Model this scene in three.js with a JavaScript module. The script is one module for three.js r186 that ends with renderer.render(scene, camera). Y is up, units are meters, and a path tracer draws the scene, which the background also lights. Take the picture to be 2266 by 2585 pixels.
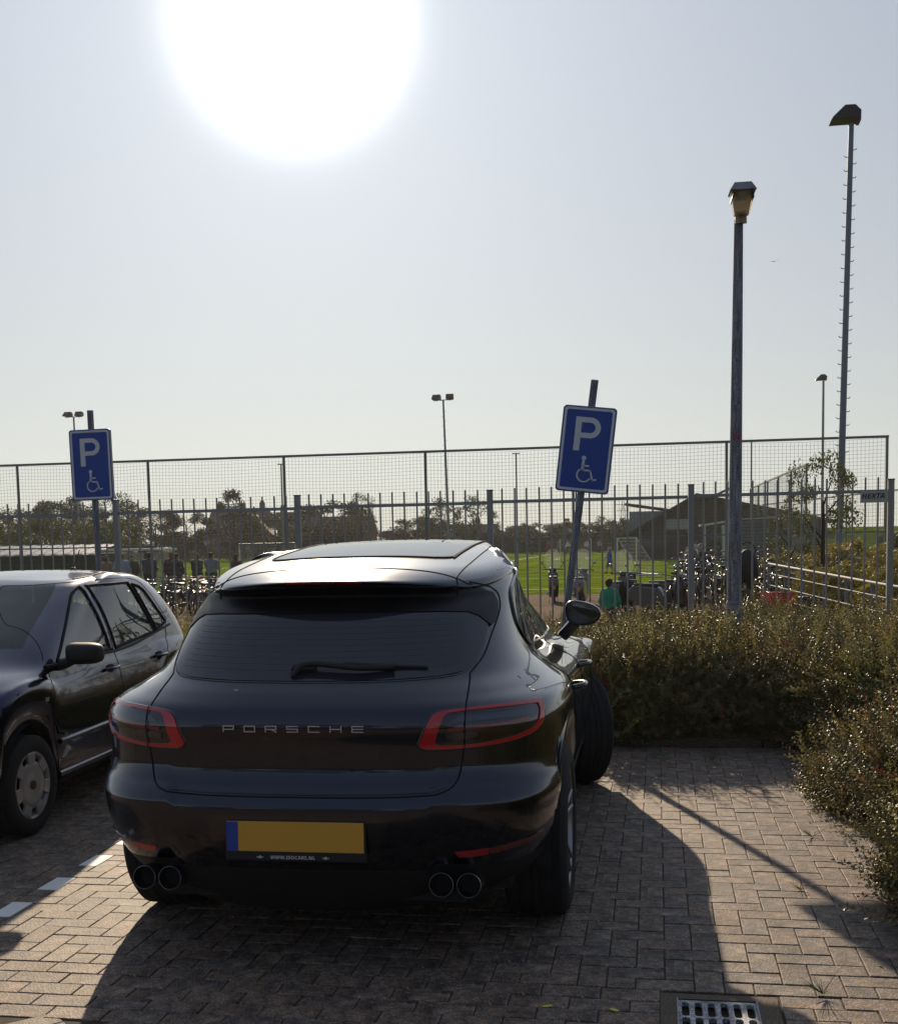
import * as THREE from 'three';
import { mergeGeometries, mergeVertices } from 'three/addons/utils/BufferGeometryUtils.js';
import { RoundedBoxGeometry } from 'three/addons/geometries/RoundedBoxGeometry.js';
import { MarchingCubes } from 'three/addons/objects/MarchingCubes.js';
import { TextGeometry } from 'three/addons/geometries/TextGeometry.js';
import { FontLoader } from 'three/addons/loaders/FontLoader.js';

// ---------------------------------------------------------------- camera
const scene = new THREE.Scene();
const R = d => d * Math.PI / 180;
const camera = new THREE.PerspectiveCamera(2 * Math.atan(1660 / 3050) * 180 / Math.PI, 2266 / 3320, 0.1, 1500);
camera.rotation.order = 'YXZ';
camera.position.set(1.311, 1.618, 4.210);
camera.rotation.set(R(-5.547), R(9.819), R(-1.168));
camera.setViewOffset(2266, 3320, 0, 0, 2266, 2585);   // the photograph is cropped from the top of a taller frame
camera.updateProjectionMatrix(); camera.updateMatrixWorld();

// ---------------------------------------------------------------- light
const EXPOSURE = 2.0;
const SUN = new THREE.Vector3(-0.2575, 0.3680, -0.8930).normalize();
const GLOW = new THREE.Vector3(-0.2600, 0.3790, -0.8880).normalize();   // the sun's aureole, its disc within a degree
{
  const W = 1024, H = 512, data = new Float32Array(W * H * 4), d = new THREE.Vector3();
  const ss = (a, b, x) => { x = Math.min(1, Math.max(0, (x - a) / (b - a))); return x * x * (3 - 2 * x); };
  for (let j = 0; j < H; j++) for (let i = 0; i < W; i++) {
    const el = ((j + .5) / H - .5) * Math.PI, az = ((i + .5) / W - .5) * 2 * Math.PI;
    d.set(Math.cos(el) * Math.cos(az), Math.sin(el), Math.cos(el) * Math.sin(az));
    const g = Math.acos(Math.min(1, Math.max(-1, d.dot(GLOW)))) * 180 / Math.PI, e = Math.max(0, d.y);
    const k = Math.exp(-e / .16), up = Math.exp(-e / .5);
    const wide = Math.exp(-g / 42), mid = Math.exp(-g / 15), core = Math.exp(-Math.pow(g / 3.75, 3));
    // blue air + pale haze near the horizon + forward scattering round the sun
    const t = Math.exp(-Math.pow(g / 75, 2));   // haze is cream towards the sun, pale blue away from it
    const c = [.044 + .044 * up + (.110 + .118 * t) * k + .198 * wide + .150 * mid + 1.45 * core,
               .064 + .055 * up + (.125 + .078 * t) * k + .204 * wide + .145 * mid + 1.45 * core,
               .108 + .074 * up + (.125 - .058 * t) * k + .214 * wide + .125 * mid + 1.45 * core];
    const o = (j * W + i) * 4;
    for (let q = 0; q < 3; q++) data[o + q] = c[q] * 1.06;
    data[o + 3] = 1;
  }
  const sky = new THREE.DataTexture(data, W, H, THREE.RGBAFormat, THREE.FloatType);
  sky.mapping = THREE.EquirectangularReflectionMapping; sky.magFilter = sky.minFilter = THREE.LinearFilter; sky.needsUpdate = true;
  scene.background = sky; scene.environment = sky;
}
const sun = new THREE.DirectionalLight(new THREE.Color().setRGB(1, .80, .57), 2.9);
sun.position.copy(SUN).multiplyScalar(120); sun.target.position.set(0, 0, -3); scene.add(sun, sun.target);
sun.castShadow = true; sun.shadow.mapSize.set(4096, 4096); sun.shadow.radius = 1;
Object.assign(sun.shadow.camera, { left: -30, right: 30, top: 30, bottom: -30, near: 1, far: 320 });

// ---------------------------------------------------------------- helpers
let seed = 7;
const rnd = () => { seed = (seed * 1664525 + 1013904223) >>> 0; return seed / 4294967296; };
const rr = (a, b) => a + (b - a) * rnd();
const pick = a => a[Math.floor(rnd() * a.length)];
const V = (x, y, z) => new THREE.Vector3(x, y, z);
const lin = (r, g, b) => new THREE.Color().setRGB(r, g, b);
const std = (r, g, b, rough = .6, metal = 0, extra = {}) => new THREE.MeshStandardMaterial({ color: lin(r, g, b), roughness: rough, metalness: metal, ...extra });
const phy = (r, g, b, extra = {}) => new THREE.MeshPhysicalMaterial({ color: lin(r, g, b), ...extra });
const taken = {};
function numbered(n) { const k = taken[n] = (taken[n] ?? -1) + 1; return k ? n + '_' + String(k).padStart(3, '0') : n; }
function mesh(name, g, mat, parent = null) {
  if (Array.isArray(g)) g = g.length > 1 ? mergeGeometries(g.map(q => { q = q.index ? q.toNonIndexed() : q; for (const k of Object.keys(q.attributes)) if (!['position', 'normal', 'uv'].includes(k)) q.deleteAttribute(k); if (!q.attributes.uv) q.setAttribute('uv', new THREE.BufferAttribute(new Float32Array(q.attributes.position.count * 2), 2)); return q; })) : g[0];
  const m = new THREE.Mesh(g, mat); m.name = parent && parent !== scene ? name : numbered(name); m.castShadow = m.receiveShadow = true;
  (parent || scene).add(m); return m;
}
function tag(o, label, category, group, kind) { o.userData = { ...o.userData, ...(label ? { label } : {}), ...(category ? { category } : {}), ...(group ? { group } : {}), ...(kind ? { kind } : {}) }; return o; }
function thing(name, label, category, p = [0, 0, 0], turn = 0, group) {
  const o = new THREE.Group(); o.name = numbered(name); o.position.set(...p); o.rotation.y = turn; scene.add(o); return tag(o, label, category, group);
}
function copy(o, label, p, turn = 0, group) { const c = o.clone(); c.name = numbered(o.name.replace(/_\d{3}$/, '')); c.userData = { ...o.userData }; scene.add(c); if (p) c.position.set(...p); c.rotation.y = turn; if (label) c.userData.label = label; if (group) c.userData.group = group; return c; }
const structure = o => tag(o, null, null, null, 'structure');
const box = (w, h, d, x = 0, y = 0, z = 0) => new THREE.BoxGeometry(w, h, d).translate(x, y, z);
const rbox = (w, h, d, r, x = 0, y = 0, z = 0) => new RoundedBoxGeometry(w, h, d, 2, r).translate(x, y, z);
const cyl = (r0, r1, h, x = 0, y = 0, z = 0, n = 12) => new THREE.CylinderGeometry(r1, r0, h, n).translate(x, y + h / 2, z);   // r0 at the foot
function bar(a, b, r, n = 6, r2 = r) {
  const A = V(...a), B = V(...b), l = A.distanceTo(B), g = new THREE.CylinderGeometry(r2, r, l, n, 1);
  g.applyQuaternion(new THREE.Quaternion().setFromUnitVectors(V(0, 1, 0), B.clone().sub(A).normalize())); g.translate(...A.add(B).multiplyScalar(.5).toArray()); return g;
}
function flatBar(a, b, w, t) {   // rectangular bar, w across the horizontal, t the other way
  const A = V(...a), B = V(...b), l = A.distanceTo(B), g = new THREE.BoxGeometry(w, l, t);
  g.applyQuaternion(new THREE.Quaternion().setFromUnitVectors(V(0, 1, 0), B.clone().sub(A).normalize())); g.translate(...A.add(B).multiplyScalar(.5).toArray()); return g;
}
const tube = (pts, r, n = 40, m = 8, closed = false) => new THREE.TubeGeometry(new THREE.CatmullRomCurve3(pts.map(p => V(...p)), closed, 'centripetal'), n, r, m, closed);
// noise
function hash2(x, y, s = 0) { let h = (Math.imul(x, 374761393) + Math.imul(y, 668265263) + Math.imul(s, 2147483647 ^ 0x5bd1e995)) | 0; h = Math.imul(h ^ (h >>> 13), 1274126177); return ((h ^ (h >>> 16)) >>> 0) / 4294967296; }
function vnoise(x, y, s = 0, per = 0) {
  const xi = Math.floor(x), yi = Math.floor(y), fx = x - xi, fy = y - yi, u = fx * fx * (3 - 2 * fx), v = fy * fy * (3 - 2 * fy), w = (a) => per ? ((a % per) + per) % per : a;
  const a = hash2(w(xi), w(yi), s), b = hash2(w(xi + 1), w(yi), s), c = hash2(w(xi), w(yi + 1), s), e = hash2(w(xi + 1), w(yi + 1), s);
  return a + (b - a) * u + (c - a) * v + (a - b - c + e) * u * v;
}
const fbm = (x, y, o = 4, s = 0) => { let f = 0, a = .5; for (let i = 0; i < o; i++) { f += a * vnoise(x, y, s + i); x *= 2.03; y *= 2.03; a *= .5; } return f; };
function texture(n, fn, srgb, rep) {   // fn(u in 0..1, v) -> [r,g,b] 0..1
  const d = new Uint8Array(n * n * 4);
  for (let j = 0; j < n; j++) for (let i = 0; i < n; i++) { const c = fn(i, j, n), o = (j * n + i) * 4; for (let k = 0; k < 3; k++) d[o + k] = Math.max(0, Math.min(255, c[k] * 255)); d[o + 3] = 255; }
  const t = new THREE.DataTexture(d, n, n); t.wrapS = t.wrapT = THREE.RepeatWrapping; t.magFilter = THREE.LinearFilter; t.minFilter = THREE.LinearMipmapLinearFilter; t.generateMipmaps = true;
  if (srgb) t.colorSpace = THREE.SRGBColorSpace; if (rep) t.repeat.set(rep, rep); t.needsUpdate = true; return t;
}
const font = await new FontLoader().loadAsync('fonts/droid/droid_sans_bold.typeface.json');
function text(s, size, depth) { const g = new TextGeometry(s, { font, size, depth, curveSegments: 4, bevelEnabled: false }); g.computeBoundingBox(); const b = g.boundingBox; return g.translate(-(b.min.x + b.max.x) / 2, -(b.min.y + b.max.y) / 2, 0); }

// ---------------------------------------------------------------- car shells
function pchip(t, v, q) {   // shape-preserving cubic through (t, v) at the sorted places q
  const n = t.length, h = [], s = [], m = new Array(n).fill(0), out = [];
  for (let i = 0; i < n - 1; i++) { h[i] = t[i + 1] - t[i]; s[i] = (v[i + 1] - v[i]) / h[i]; }
  m[0] = s[0]; m[n - 1] = s[n - 2];
  for (let i = 1; i < n - 1; i++) if (s[i - 1] * s[i] > 0) { const a = 2 * h[i] + h[i - 1], b = h[i] + 2 * h[i - 1]; m[i] = (a + b) / (a / s[i - 1] + b / s[i]); }
  let i = 0;
  for (const x of q) { while (i < n - 2 && x > t[i + 1]) i++; const u = (x - t[i]) / h[i], u2 = u * u, u3 = u2 * u; out.push((2 * u3 - 3 * u2 + 1) * v[i] + (u3 - 2 * u2 + u) * h[i] * m[i] + (-2 * u3 + 3 * u2) * v[i + 1] + (u3 - u2) * h[i] * m[i + 1]); }
  return out;
}
const smooth = (a, b, x) => { x = Math.min(1, Math.max(0, (x - a) / (b - a))); return x * x * (3 - 2 * x); };
function loop(r, s) {   // one horizontal loop of a car, s = 0 rear centre, 1 front centre; returns x (half), y, z
  const len = r.zr - r.zf, Dr = Math.min(r.Dr ?? .95, len * .42), Df = Math.min(r.Df ?? .95, len * .42), nr = r.nr ?? 3, nf = r.nf ?? 2.8;
  const [y0, y1, y2, y3, y4, y5] = r.y; let x, z, y;
  if (s <= .4) {
    const th = s / .4 * Math.PI / 2, k = 2 / nr; x = r.wq * Math.pow(Math.sin(th), k); z = r.zr - Dr * (1 - Math.pow(Math.max(0, Math.cos(th)), k));
    const q = x / (r.wq || 1); const yc = y1; y = q < .8 ? y0 + (yc - y0) * q * q / .64 : yc + (y2 - yc) * smooth(.15, 1, (r.zr - z) / Dr) ;
    if (q >= .8) { const z8 = 1 - Math.pow(1 - Math.pow(.8, nr), 1 / nr); y = yc + (y2 - yc) * smooth(z8, 1, (r.zr - z) / Dr); }
  } else if (s <= .6) {
    const q = (s - .4) / .2; z = (r.zr - Dr) + (r.zf + Df - r.zr + Dr) * q; const h = q < .5 ? [r.wq, r.wm, q * 2, y2, y3] : [r.wm, r.wf, q * 2 - 1, y3, y4];
    const e = q < .5 ? 1 - (1 - h[2]) * (1 - h[2]) : h[2] * h[2]; x = h[0] + (h[1] - h[0]) * e; y = h[3] + (h[4] - h[3]) * e;
  } else {
    const th = (1 - s) / .4 * Math.PI / 2, k = 2 / nf; x = r.wf * Math.pow(Math.sin(th), k); z = r.zf + Df * (1 - Math.pow(Math.max(0, Math.cos(th)), k));
    const q = smooth(0, 1, 1 - (z - r.zf) / Df); y = y4 + (y5 - y4) * q;
  }
  return [x, y, z];
}
function carShell(rows, { nu = 132, sub = 7, arches = [], archTop = .95, sill = .26, roof = null, roofRows = [19, 21] }) {
  const cols = [], U = [];
  for (let i = 0; i <= 2 * nu; i++) U.push(i / nu - 1);
  const mid = [0]; for (let k = 1; k < rows.length; k++) { let d = 0; for (const s of [.0, .15, .3, .45]) { const a = loop(rows[k - 1], s), b = loop(rows[k], s); d += Math.hypot(a[0] - b[0], a[1] - b[1], a[2] - b[2]); } mid.push(mid[k - 1] + d / 4); }
  const q = []; for (let k = 0; k < rows.length - 1; k++) for (let j = 0; j < sub; j++) q.push(mid[k] + (mid[k + 1] - mid[k]) * j / sub); q.push(mid[rows.length - 1]);
  const P = [];   // P[col][row]
  for (const u of U) {
    const s = 1 - Math.abs(u), sg = u < 0 ? -1 : 1;   // u = -1 rear centre ... handled below
    const pts = rows.map(r => loop(r, Math.abs(u))), X = pchip(mid, pts.map(p => p[0]), q), Y = pchip(mid, pts.map(p => p[1]), q), Z = pchip(mid, pts.map(p => p[2]), q);
    const y0 = Y[0];
    P.push(q.map((_, j) => {
      let x = X[j] * sg, y = Y[j], z = Z[j];
      if (Math.abs(x) > .5 && y < archTop) { let yb = sill; for (const a of arches) { const dz = z - a.z; if (Math.abs(dz) < a.r) yb = Math.max(yb, a.y + Math.sqrt(a.r * a.r - dz * dz)); } if (yb > y0) y = yb + (y - y0) * (archTop - yb) / (archTop - y0); }
      if (roof) { const k = smooth(roofRows[0], roofRows[1], j / sub); if (k > 0) y += (roof(Math.abs(x), z) - y) * k; }
      return [x, y, z];
    }));
  }
  return { P, nRows: q.length, nCols: U.length, sub, U };
}
function shellGeometry(S, keep) {   // keep(point centre, row, u) -> boolean
  const { P, nRows, nCols } = S, pos = new Float32Array(nRows * nCols * 3), idx = [];
  for (let i = 0; i < nCols; i++) for (let j = 0; j < nRows; j++) pos.set(P[i][j], (i * nRows + j) * 3);
  const all = [];
  for (let i = 0; i < nCols - 1; i++) for (let j = 0; j < nRows - 1; j++) { const a = i * nRows + j, b = a + nRows; all.push(a, b, a + 1, b, b + 1, a + 1); }
  if (!S.normals) {
    const g = new THREE.BufferGeometry(); g.setAttribute('position', new THREE.BufferAttribute(pos, 3)); g.setIndex(all); g.computeVertexNormals();
    S.normals = g.attributes.normal.array;
    // join the seam at the two centre-front columns
    for (let j = 0; j < nRows; j++) { const a = j * 3, b = ((nCols - 1) * nRows + j) * 3; const n = V(S.normals[a] + S.normals[b], S.normals[a + 1] + S.normals[b + 1], S.normals[a + 2] + S.normals[b + 2]).normalize(); S.normals.set([n.x, n.y, n.z], a); S.normals.set([n.x, n.y, n.z], b); }
    S.pos = pos; S.all = all;
  }
  for (let k = 0; k < all.length; k += 3) { const a = all[k], b = all[k + 1], c = all[k + 2], i = Math.floor(a / nRows), j = Math.min(a % nRows, b % nRows, c % nRows); const ctr = [0, 1, 2].map(e => (pos[a * 3 + e] + pos[b * 3 + e] + pos[c * 3 + e]) / 3); if (!keep || keep(ctr, j / S.sub, S.U[Math.floor(k / 6 / (nRows - 1))])) idx.push(a, b, c); }
  const g = new THREE.BufferGeometry(); g.setAttribute('position', new THREE.BufferAttribute(pos, 3)); g.setAttribute('normal', new THREE.BufferAttribute(new Float32Array(S.normals), 3));
  const uv = new Float32Array(nRows * nCols * 2); for (let i = 0; i < nRows * nCols; i++) { uv[2 * i] = pos[3 * i] + pos[3 * i + 2]; uv[2 * i + 1] = pos[3 * i + 1]; } g.setAttribute('uv', new THREE.BufferAttribute(uv, 2));
  g.setIndex(idx);
  // drop unused vertices
  return compact(g);
}
function compact(g) {
  const used = new Map(), idx = g.index.array, out = [], nm = ['position', 'normal', 'uv'];
  for (const a of idx) { if (!used.has(a)) used.set(a, used.size); out.push(used.get(a)); }
  const h = new THREE.BufferGeometry();
  for (const n of nm) { const A = g.attributes[n], w = A.itemSize, B = new Float32Array(used.size * w); for (const [a, b] of used) for (let e = 0; e < w; e++) B[b * w + e] = A.array[a * w + e]; h.setAttribute(n, new THREE.BufferAttribute(B, w)); }
  h.setIndex(out); return h;
}
// look a shell up along an axis: dir 'rear' (x,y)->z largest, 'side+' / 'side-' (z,y)->x, 'top' (x,z)->y
function projector(S, dir) {
  const { pos, all, normals } = S, cell = .04, grid = new Map();
  const A = dir === 'rear' || dir === 'front' ? [0, 1, 2] : dir === 'top' ? [0, 2, 1] : [2, 1, 0], sg = dir === 'side-' || dir === 'front' ? -1 : 1;
  for (let k = 0; k < all.length; k += 3) {
    const T = [0, 1, 2].map(e => all[k + e] * 3); let nn = 0; for (const t of T) nn += normals[t + A[2]] * sg; if (nn <= 0.02) continue;
    const us = T.map(t => pos[t + A[0]]), vs = T.map(t => pos[t + A[1]]);
    for (let i = Math.floor(Math.min(...us) / cell); i <= Math.floor(Math.max(...us) / cell); i++) for (let j = Math.floor(Math.min(...vs) / cell); j <= Math.floor(Math.max(...vs) / cell); j++) { const key = i * 4096 + j; if (!grid.has(key)) grid.set(key, []); grid.get(key).push(k); }
  }
  return (u, v) => {
    let best = null; const key = Math.floor(u / cell) * 4096 + Math.floor(v / cell);
    for (const k of grid.get(key) || []) {
      const [a, b, c] = [0, 1, 2].map(e => all[k + e] * 3), ax = pos[a + A[0]], ay = pos[a + A[1]], bx = pos[b + A[0]], by = pos[b + A[1]], cx = pos[c + A[0]], cy = pos[c + A[1]];
      const det = (by - cy) * (ax - cx) + (cx - bx) * (ay - cy); if (Math.abs(det) < 1e-12) continue;
      const l1 = ((by - cy) * (u - cx) + (cx - bx) * (v - cy)) / det, l2 = ((cy - ay) * (u - cx) + (ax - cx) * (v - cy)) / det, l3 = 1 - l1 - l2;
      if (l1 < -1e-4 || l2 < -1e-4 || l3 < -1e-4) continue;
      const w = (l1 * pos[a + A[2]] + l2 * pos[b + A[2]] + l3 * pos[c + A[2]]);
      if (!best || w * sg > best.w * sg) best = { w, n: [0, 1, 2].map(e => l1 * normals[a + e] + l2 * normals[b + e] + l3 * normals[c + e]) };
    }
    if (!best) return null;
    const p = [0, 0, 0]; p[A[0]] = u; p[A[1]] = v; p[A[2]] = best.w; const n = V(...best.n).normalize();
    return { p, n: [n.x, n.y, n.z] };
  };
}
const curvePts = (pts, n, closed) => new THREE.SplineCurve(closed ? [...pts, pts[0]].map(p => new THREE.Vector2(...p)) : pts.map(p => new THREE.Vector2(...p))).getPoints(n).map(p => [p.x, p.y]).slice(0, closed ? -1 : undefined);
function roundPoly(pts, r) {   // polygon with every corner cut by a small arc; pts may hold their own radius as third number
  const out = [], n = pts.length;
  for (let i = 0; i < n; i++) {
    const p = pts[i], a = pts[(i + n - 1) % n], b = pts[(i + 1) % n], q = p[2] ?? r, la = Math.hypot(a[0] - p[0], a[1] - p[1]), lb = Math.hypot(b[0] - p[0], b[1] - p[1]), k = Math.min(q, la * .49, lb * .49);
    const s = [p[0] + (a[0] - p[0]) * k / la, p[1] + (a[1] - p[1]) * k / la], e = [p[0] + (b[0] - p[0]) * k / lb, p[1] + (b[1] - p[1]) * k / lb];
    for (let j = 0; j <= 5; j++) { const t = j / 5; out.push([(1 - t) * (1 - t) * s[0] + 2 * t * (1 - t) * p[0] + t * t * e[0], (1 - t) * (1 - t) * s[1] + 2 * t * (1 - t) * p[1] + t * t * e[1]]); }
  }
  return out;
}
const mirror = pts => pts.map(p => [-p[0], p[1]]).reverse();
const inside = (poly, x, y) => { let c = false; for (let i = 0, j = poly.length - 1; i < poly.length; j = i++) { const [a, b] = poly[i], [e, f] = poly[j]; if ((b > y) !== (f > y) && x < (e - a) * (y - b) / (f - b) + a) c = !c; } return c; };
function patch(proj, outline, off = .004, hole = null, maxLen = .03, depth = .006) {   // a sheet that follows the shell, proud of it by off, with an edge
  const sh = new THREE.Shape(outline.map(p => new THREE.Vector2(...p))); if (hole) sh.holes.push(new THREE.Path(hole.map(p => new THREE.Vector2(...p))));
  const g0 = new THREE.ShapeGeometry(sh); let P = [], T = []; const pa = g0.attributes.position; for (let i = 0; i < pa.count; i++) P.push([pa.getX(i), pa.getY(i)]);
  for (let i = 0; i < g0.index.count; i += 3) T.push([0, 1, 2].map(e => g0.index.array[i + e]));
  for (let it = 0; it < 9; it++) {
    const mids = new Map(); let any = false;
    const m = (a, b) => { const l = Math.hypot(P[a][0] - P[b][0], P[a][1] - P[b][1]); if (l <= maxLen) return -1; any = true; const k = a < b ? a * 1e6 + b : b * 1e6 + a; if (!mids.has(k)) { mids.set(k, P.length); P.push([(P[a][0] + P[b][0]) / 2, (P[a][1] + P[b][1]) / 2]); } return mids.get(k); };
    const N = [];
    for (const [a, b, c] of T) {
      const x = m(a, b), y = m(b, c), z = m(c, a), k = (x >= 0) + (y >= 0) + (z >= 0);
      if (!k) N.push([a, b, c]); else if (k === 3) N.push([a, x, z], [x, b, y], [z, y, c], [x, y, z]);
      else if (k === 1) { if (x >= 0) N.push([a, x, c], [x, b, c]); else if (y >= 0) N.push([a, b, y], [a, y, c]); else N.push([a, b, z], [z, b, c]); }
      else { if (x < 0) N.push([a, b, y], [a, y, z], [z, y, c]); else if (y < 0) N.push([a, x, z], [x, b, c], [x, c, z]); else N.push([a, x, c], [x, b, y], [x, y, c]); }
    }
    T = N; if (!any) break;
  }
  const hit = P.map(p => proj(p[0], p[1])), good = T.filter(t => t.every(i => hit[i]));
  const pos = [], nor = [], uv = [], idx = [];
  hit.forEach((h, i) => { h = h || { p: [0, -9, 0], n: [0, 1, 0] }; pos.push(h.p[0] + h.n[0] * off, h.p[1] + h.n[1] * off, h.p[2] + h.n[2] * off); nor.push(...h.n); uv.push(P[i][0], P[i][1]); });
  const count = new Map(); for (const t of good) for (let e = 0; e < 3; e++) { const a = t[e], b = t[(e + 1) % 3], k = Math.min(a, b) + '_' + Math.max(a, b); count.set(k, (count.get(k) || 0) + 1); }
  for (const t of good) {
    // wind outwards
    const A = V(...pos.slice(t[0] * 3, t[0] * 3 + 3)), B = V(...pos.slice(t[1] * 3, t[1] * 3 + 3)), C = V(...pos.slice(t[2] * 3, t[2] * 3 + 3)), f = B.clone().sub(A).cross(C.clone().sub(A)), flip = f.dot(V(...nor.slice(t[0] * 3, t[0] * 3 + 3))) < 0;
    idx.push(t[0], flip ? t[2] : t[1], flip ? t[1] : t[2]);
    for (let e = 0; e < 3; e++) { const a = t[e], b = t[(e + 1) % 3], k = Math.min(a, b) + '_' + Math.max(a, b); if (count.get(k) === 1) {
      const o = pos.length / 3; for (const i of [a, b, b, a]) { const low = pos.length / 3 - o >= 2, h = hit[i], d = low ? off - depth : off; pos.push(h.p[0] + h.n[0] * d, h.p[1] + h.n[1] * d, h.p[2] + h.n[2] * d); nor.push(0, 0, 0); uv.push(...P[i]); }
      const q0 = V(...pos.slice(o * 3, o * 3 + 3)), q1 = V(...pos.slice(o * 3 + 3, o * 3 + 6)), q3 = V(...pos.slice(o * 3 + 9, o * 3 + 12)), n = q1.sub(q0).cross(q3.sub(q0)).normalize().multiplyScalar(flip ? -1 : 1);
      for (let i = 0; i < 4; i++) { nor[(o + i) * 3] = n.x; nor[(o + i) * 3 + 1] = n.y; nor[(o + i) * 3 + 2] = n.z; }
      idx.push(o, o + 1, o + 2, o, o + 2, o + 3);
    } }
  }
  const g = new THREE.BufferGeometry(); g.setAttribute('position', new THREE.Float32BufferAttribute(pos, 3)); g.setAttribute('normal', new THREE.Float32BufferAttribute(nor, 3)); g.setAttribute('uv', new THREE.Float32BufferAttribute(uv, 2)); g.setIndex(idx);
  return compact(g);
}
function strip(proj, line, w, off = .001, n = 60, closed = false) {   // a thin cord laid on the shell along a line
  const pts = []; for (const p of curvePts(line, n, closed)) { const h = proj(p[0], p[1]); if (h) pts.push(V(h.p[0] + h.n[0] * off, h.p[1] + h.n[1] * off, h.p[2] + h.n[2] * off)); }
  return new THREE.TubeGeometry(new THREE.CatmullRomCurve3(pts, closed), pts.length * 2, w / 2, 6, closed);
}
// ---------------------------------------------------------------- ground, paving, field
const speckV = (i, j) => { let v = .62 + .26 * (vnoise(i / 22, j / 22, 3) - .5) + .26 * (vnoise(i / 70, j / 70, 4) - .5); for (const [sz, th, am, sd] of [[5, .90, .45, 9], [4, .88, .34, 10], [9, .94, .42, 11]]) { const a = Math.floor(i / sz), b = Math.floor(j / sz), h = hash2(a, b, sd), cx = (a + .3 + .4 * hash2(a, b, sd + 50)) * sz, cy = (b + .3 + .4 * hash2(a, b, sd + 60)) * sz; if (h > th && Math.hypot(i - cx, (j - cy) * 1.2) < sz * .42) v += am * (.5 + .5 * hash2(a, b, sd + 70)); else if (h < .12) v -= .16 * (sz < 8); } return v; };
const speck = texture(512, (i, j) => { const v = speckV(i, j), t = vnoise(i / 23, j / 23, 21) - .5; return [v * (1 + .10 * t), v, v * (1 - .14 * t)]; }, true, 1.9);
const speckBump = texture(512, (i, j) => { const v = .5 * speckV(i, j) + .30 * vnoise(i / 5, j / 5, 31); return [v, v, v]; }, false, 1.9);
const tones = [[0.405, 0.305, 0.227], [0.372, 0.287, 0.219], [0.433, 0.315, 0.224], [0.348, 0.273, 0.213], [0.405, 0.284, 0.204], [0.461, 0.348, 0.258], [0.320, 0.250, 0.199], [0.383, 0.307, 0.244], [0.426, 0.295, 0.213]];
const brickMats = tones.map(c => std(...c, .7, 0, { map: speck, bumpMap: speckBump, bumpScale: .003 })), fieldMat = std(1, 1, 1, .7, 0, { map: speck, bumpMap: speckBump, bumpScale: .003, vertexColors: true });
const laneMats = [[0.440, 0.315, 0.230], [0.406, 0.291, 0.214], [0.469, 0.329, 0.236], [0.372, 0.273, 0.207], [0.426, 0.295, 0.210]].map(c => std(...c, .7, 0, { map: speck, bumpMap: speckBump, bumpScale: .003 }));
const whiteBrick = std(.78, .77, .74, .6, 0, { bumpMap: speckBump, bumpScale: .0015 });
const sandTex = texture(256, (i, j) => { const v = .62 + .5 * (fbm(i / 30, j / 30, 4, 40) - .5) + .25 * (hash2(i, j, 41) - .5); return [v, v * .93, v * .82]; }, true, 3);
const jointSand = std(.15, .118, .088, .95, 0, { map: sandTex });
function brickGeo(L, W, k) {   // long side along x, top at y = 0, edges chamfered
  const c = .0022, h = .05, a = L / 2, b = W / 2, P = [[-a + c, 0, -b + c], [a - c, 0, -b + c], [a - c, 0, b - c], [-a + c, 0, b - c], [-a, -c * .8, -b], [a, -c * .8, -b], [a, -c * .8, b], [-a, -c * .8, b], [-a, -h, -b], [a, -h, -b], [a, -h, b], [-a, -h, b]];
  const F = [[3, 2, 1, 0], [4, 0, 1, 5], [5, 1, 2, 6], [6, 2, 3, 7], [7, 3, 0, 4], [8, 4, 5, 9], [9, 5, 6, 10], [10, 6, 7, 11], [11, 7, 4, 8]], pos = [], uv = [];
  const ou = hash2(k, 1) * 3, ov = hash2(k, 2) * 3;
  for (const f of F) for (const i of [f[0], f[1], f[2], f[0], f[2], f[3]]) { pos.push(...P[i]); uv.push(P[i][0] + ou + P[i][1], P[i][2] + ov + P[i][1]); }
  const g = new THREE.BufferGeometry(); g.setAttribute('position', new THREE.Float32BufferAttribute(pos, 3)); g.setAttribute('uv', new THREE.Float32BufferAttribute(uv, 2)); g.computeVertexNormals(); return g;
}
const U = .1055, brickShapes = [...Array(10)].map((_, k) => brickGeo(2 * U - .0052, U - .0052, k)), halfShapes = [...Array(5)].map((_, k) => brickGeo(U - .0052, U - .0052, k + 20));
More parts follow.
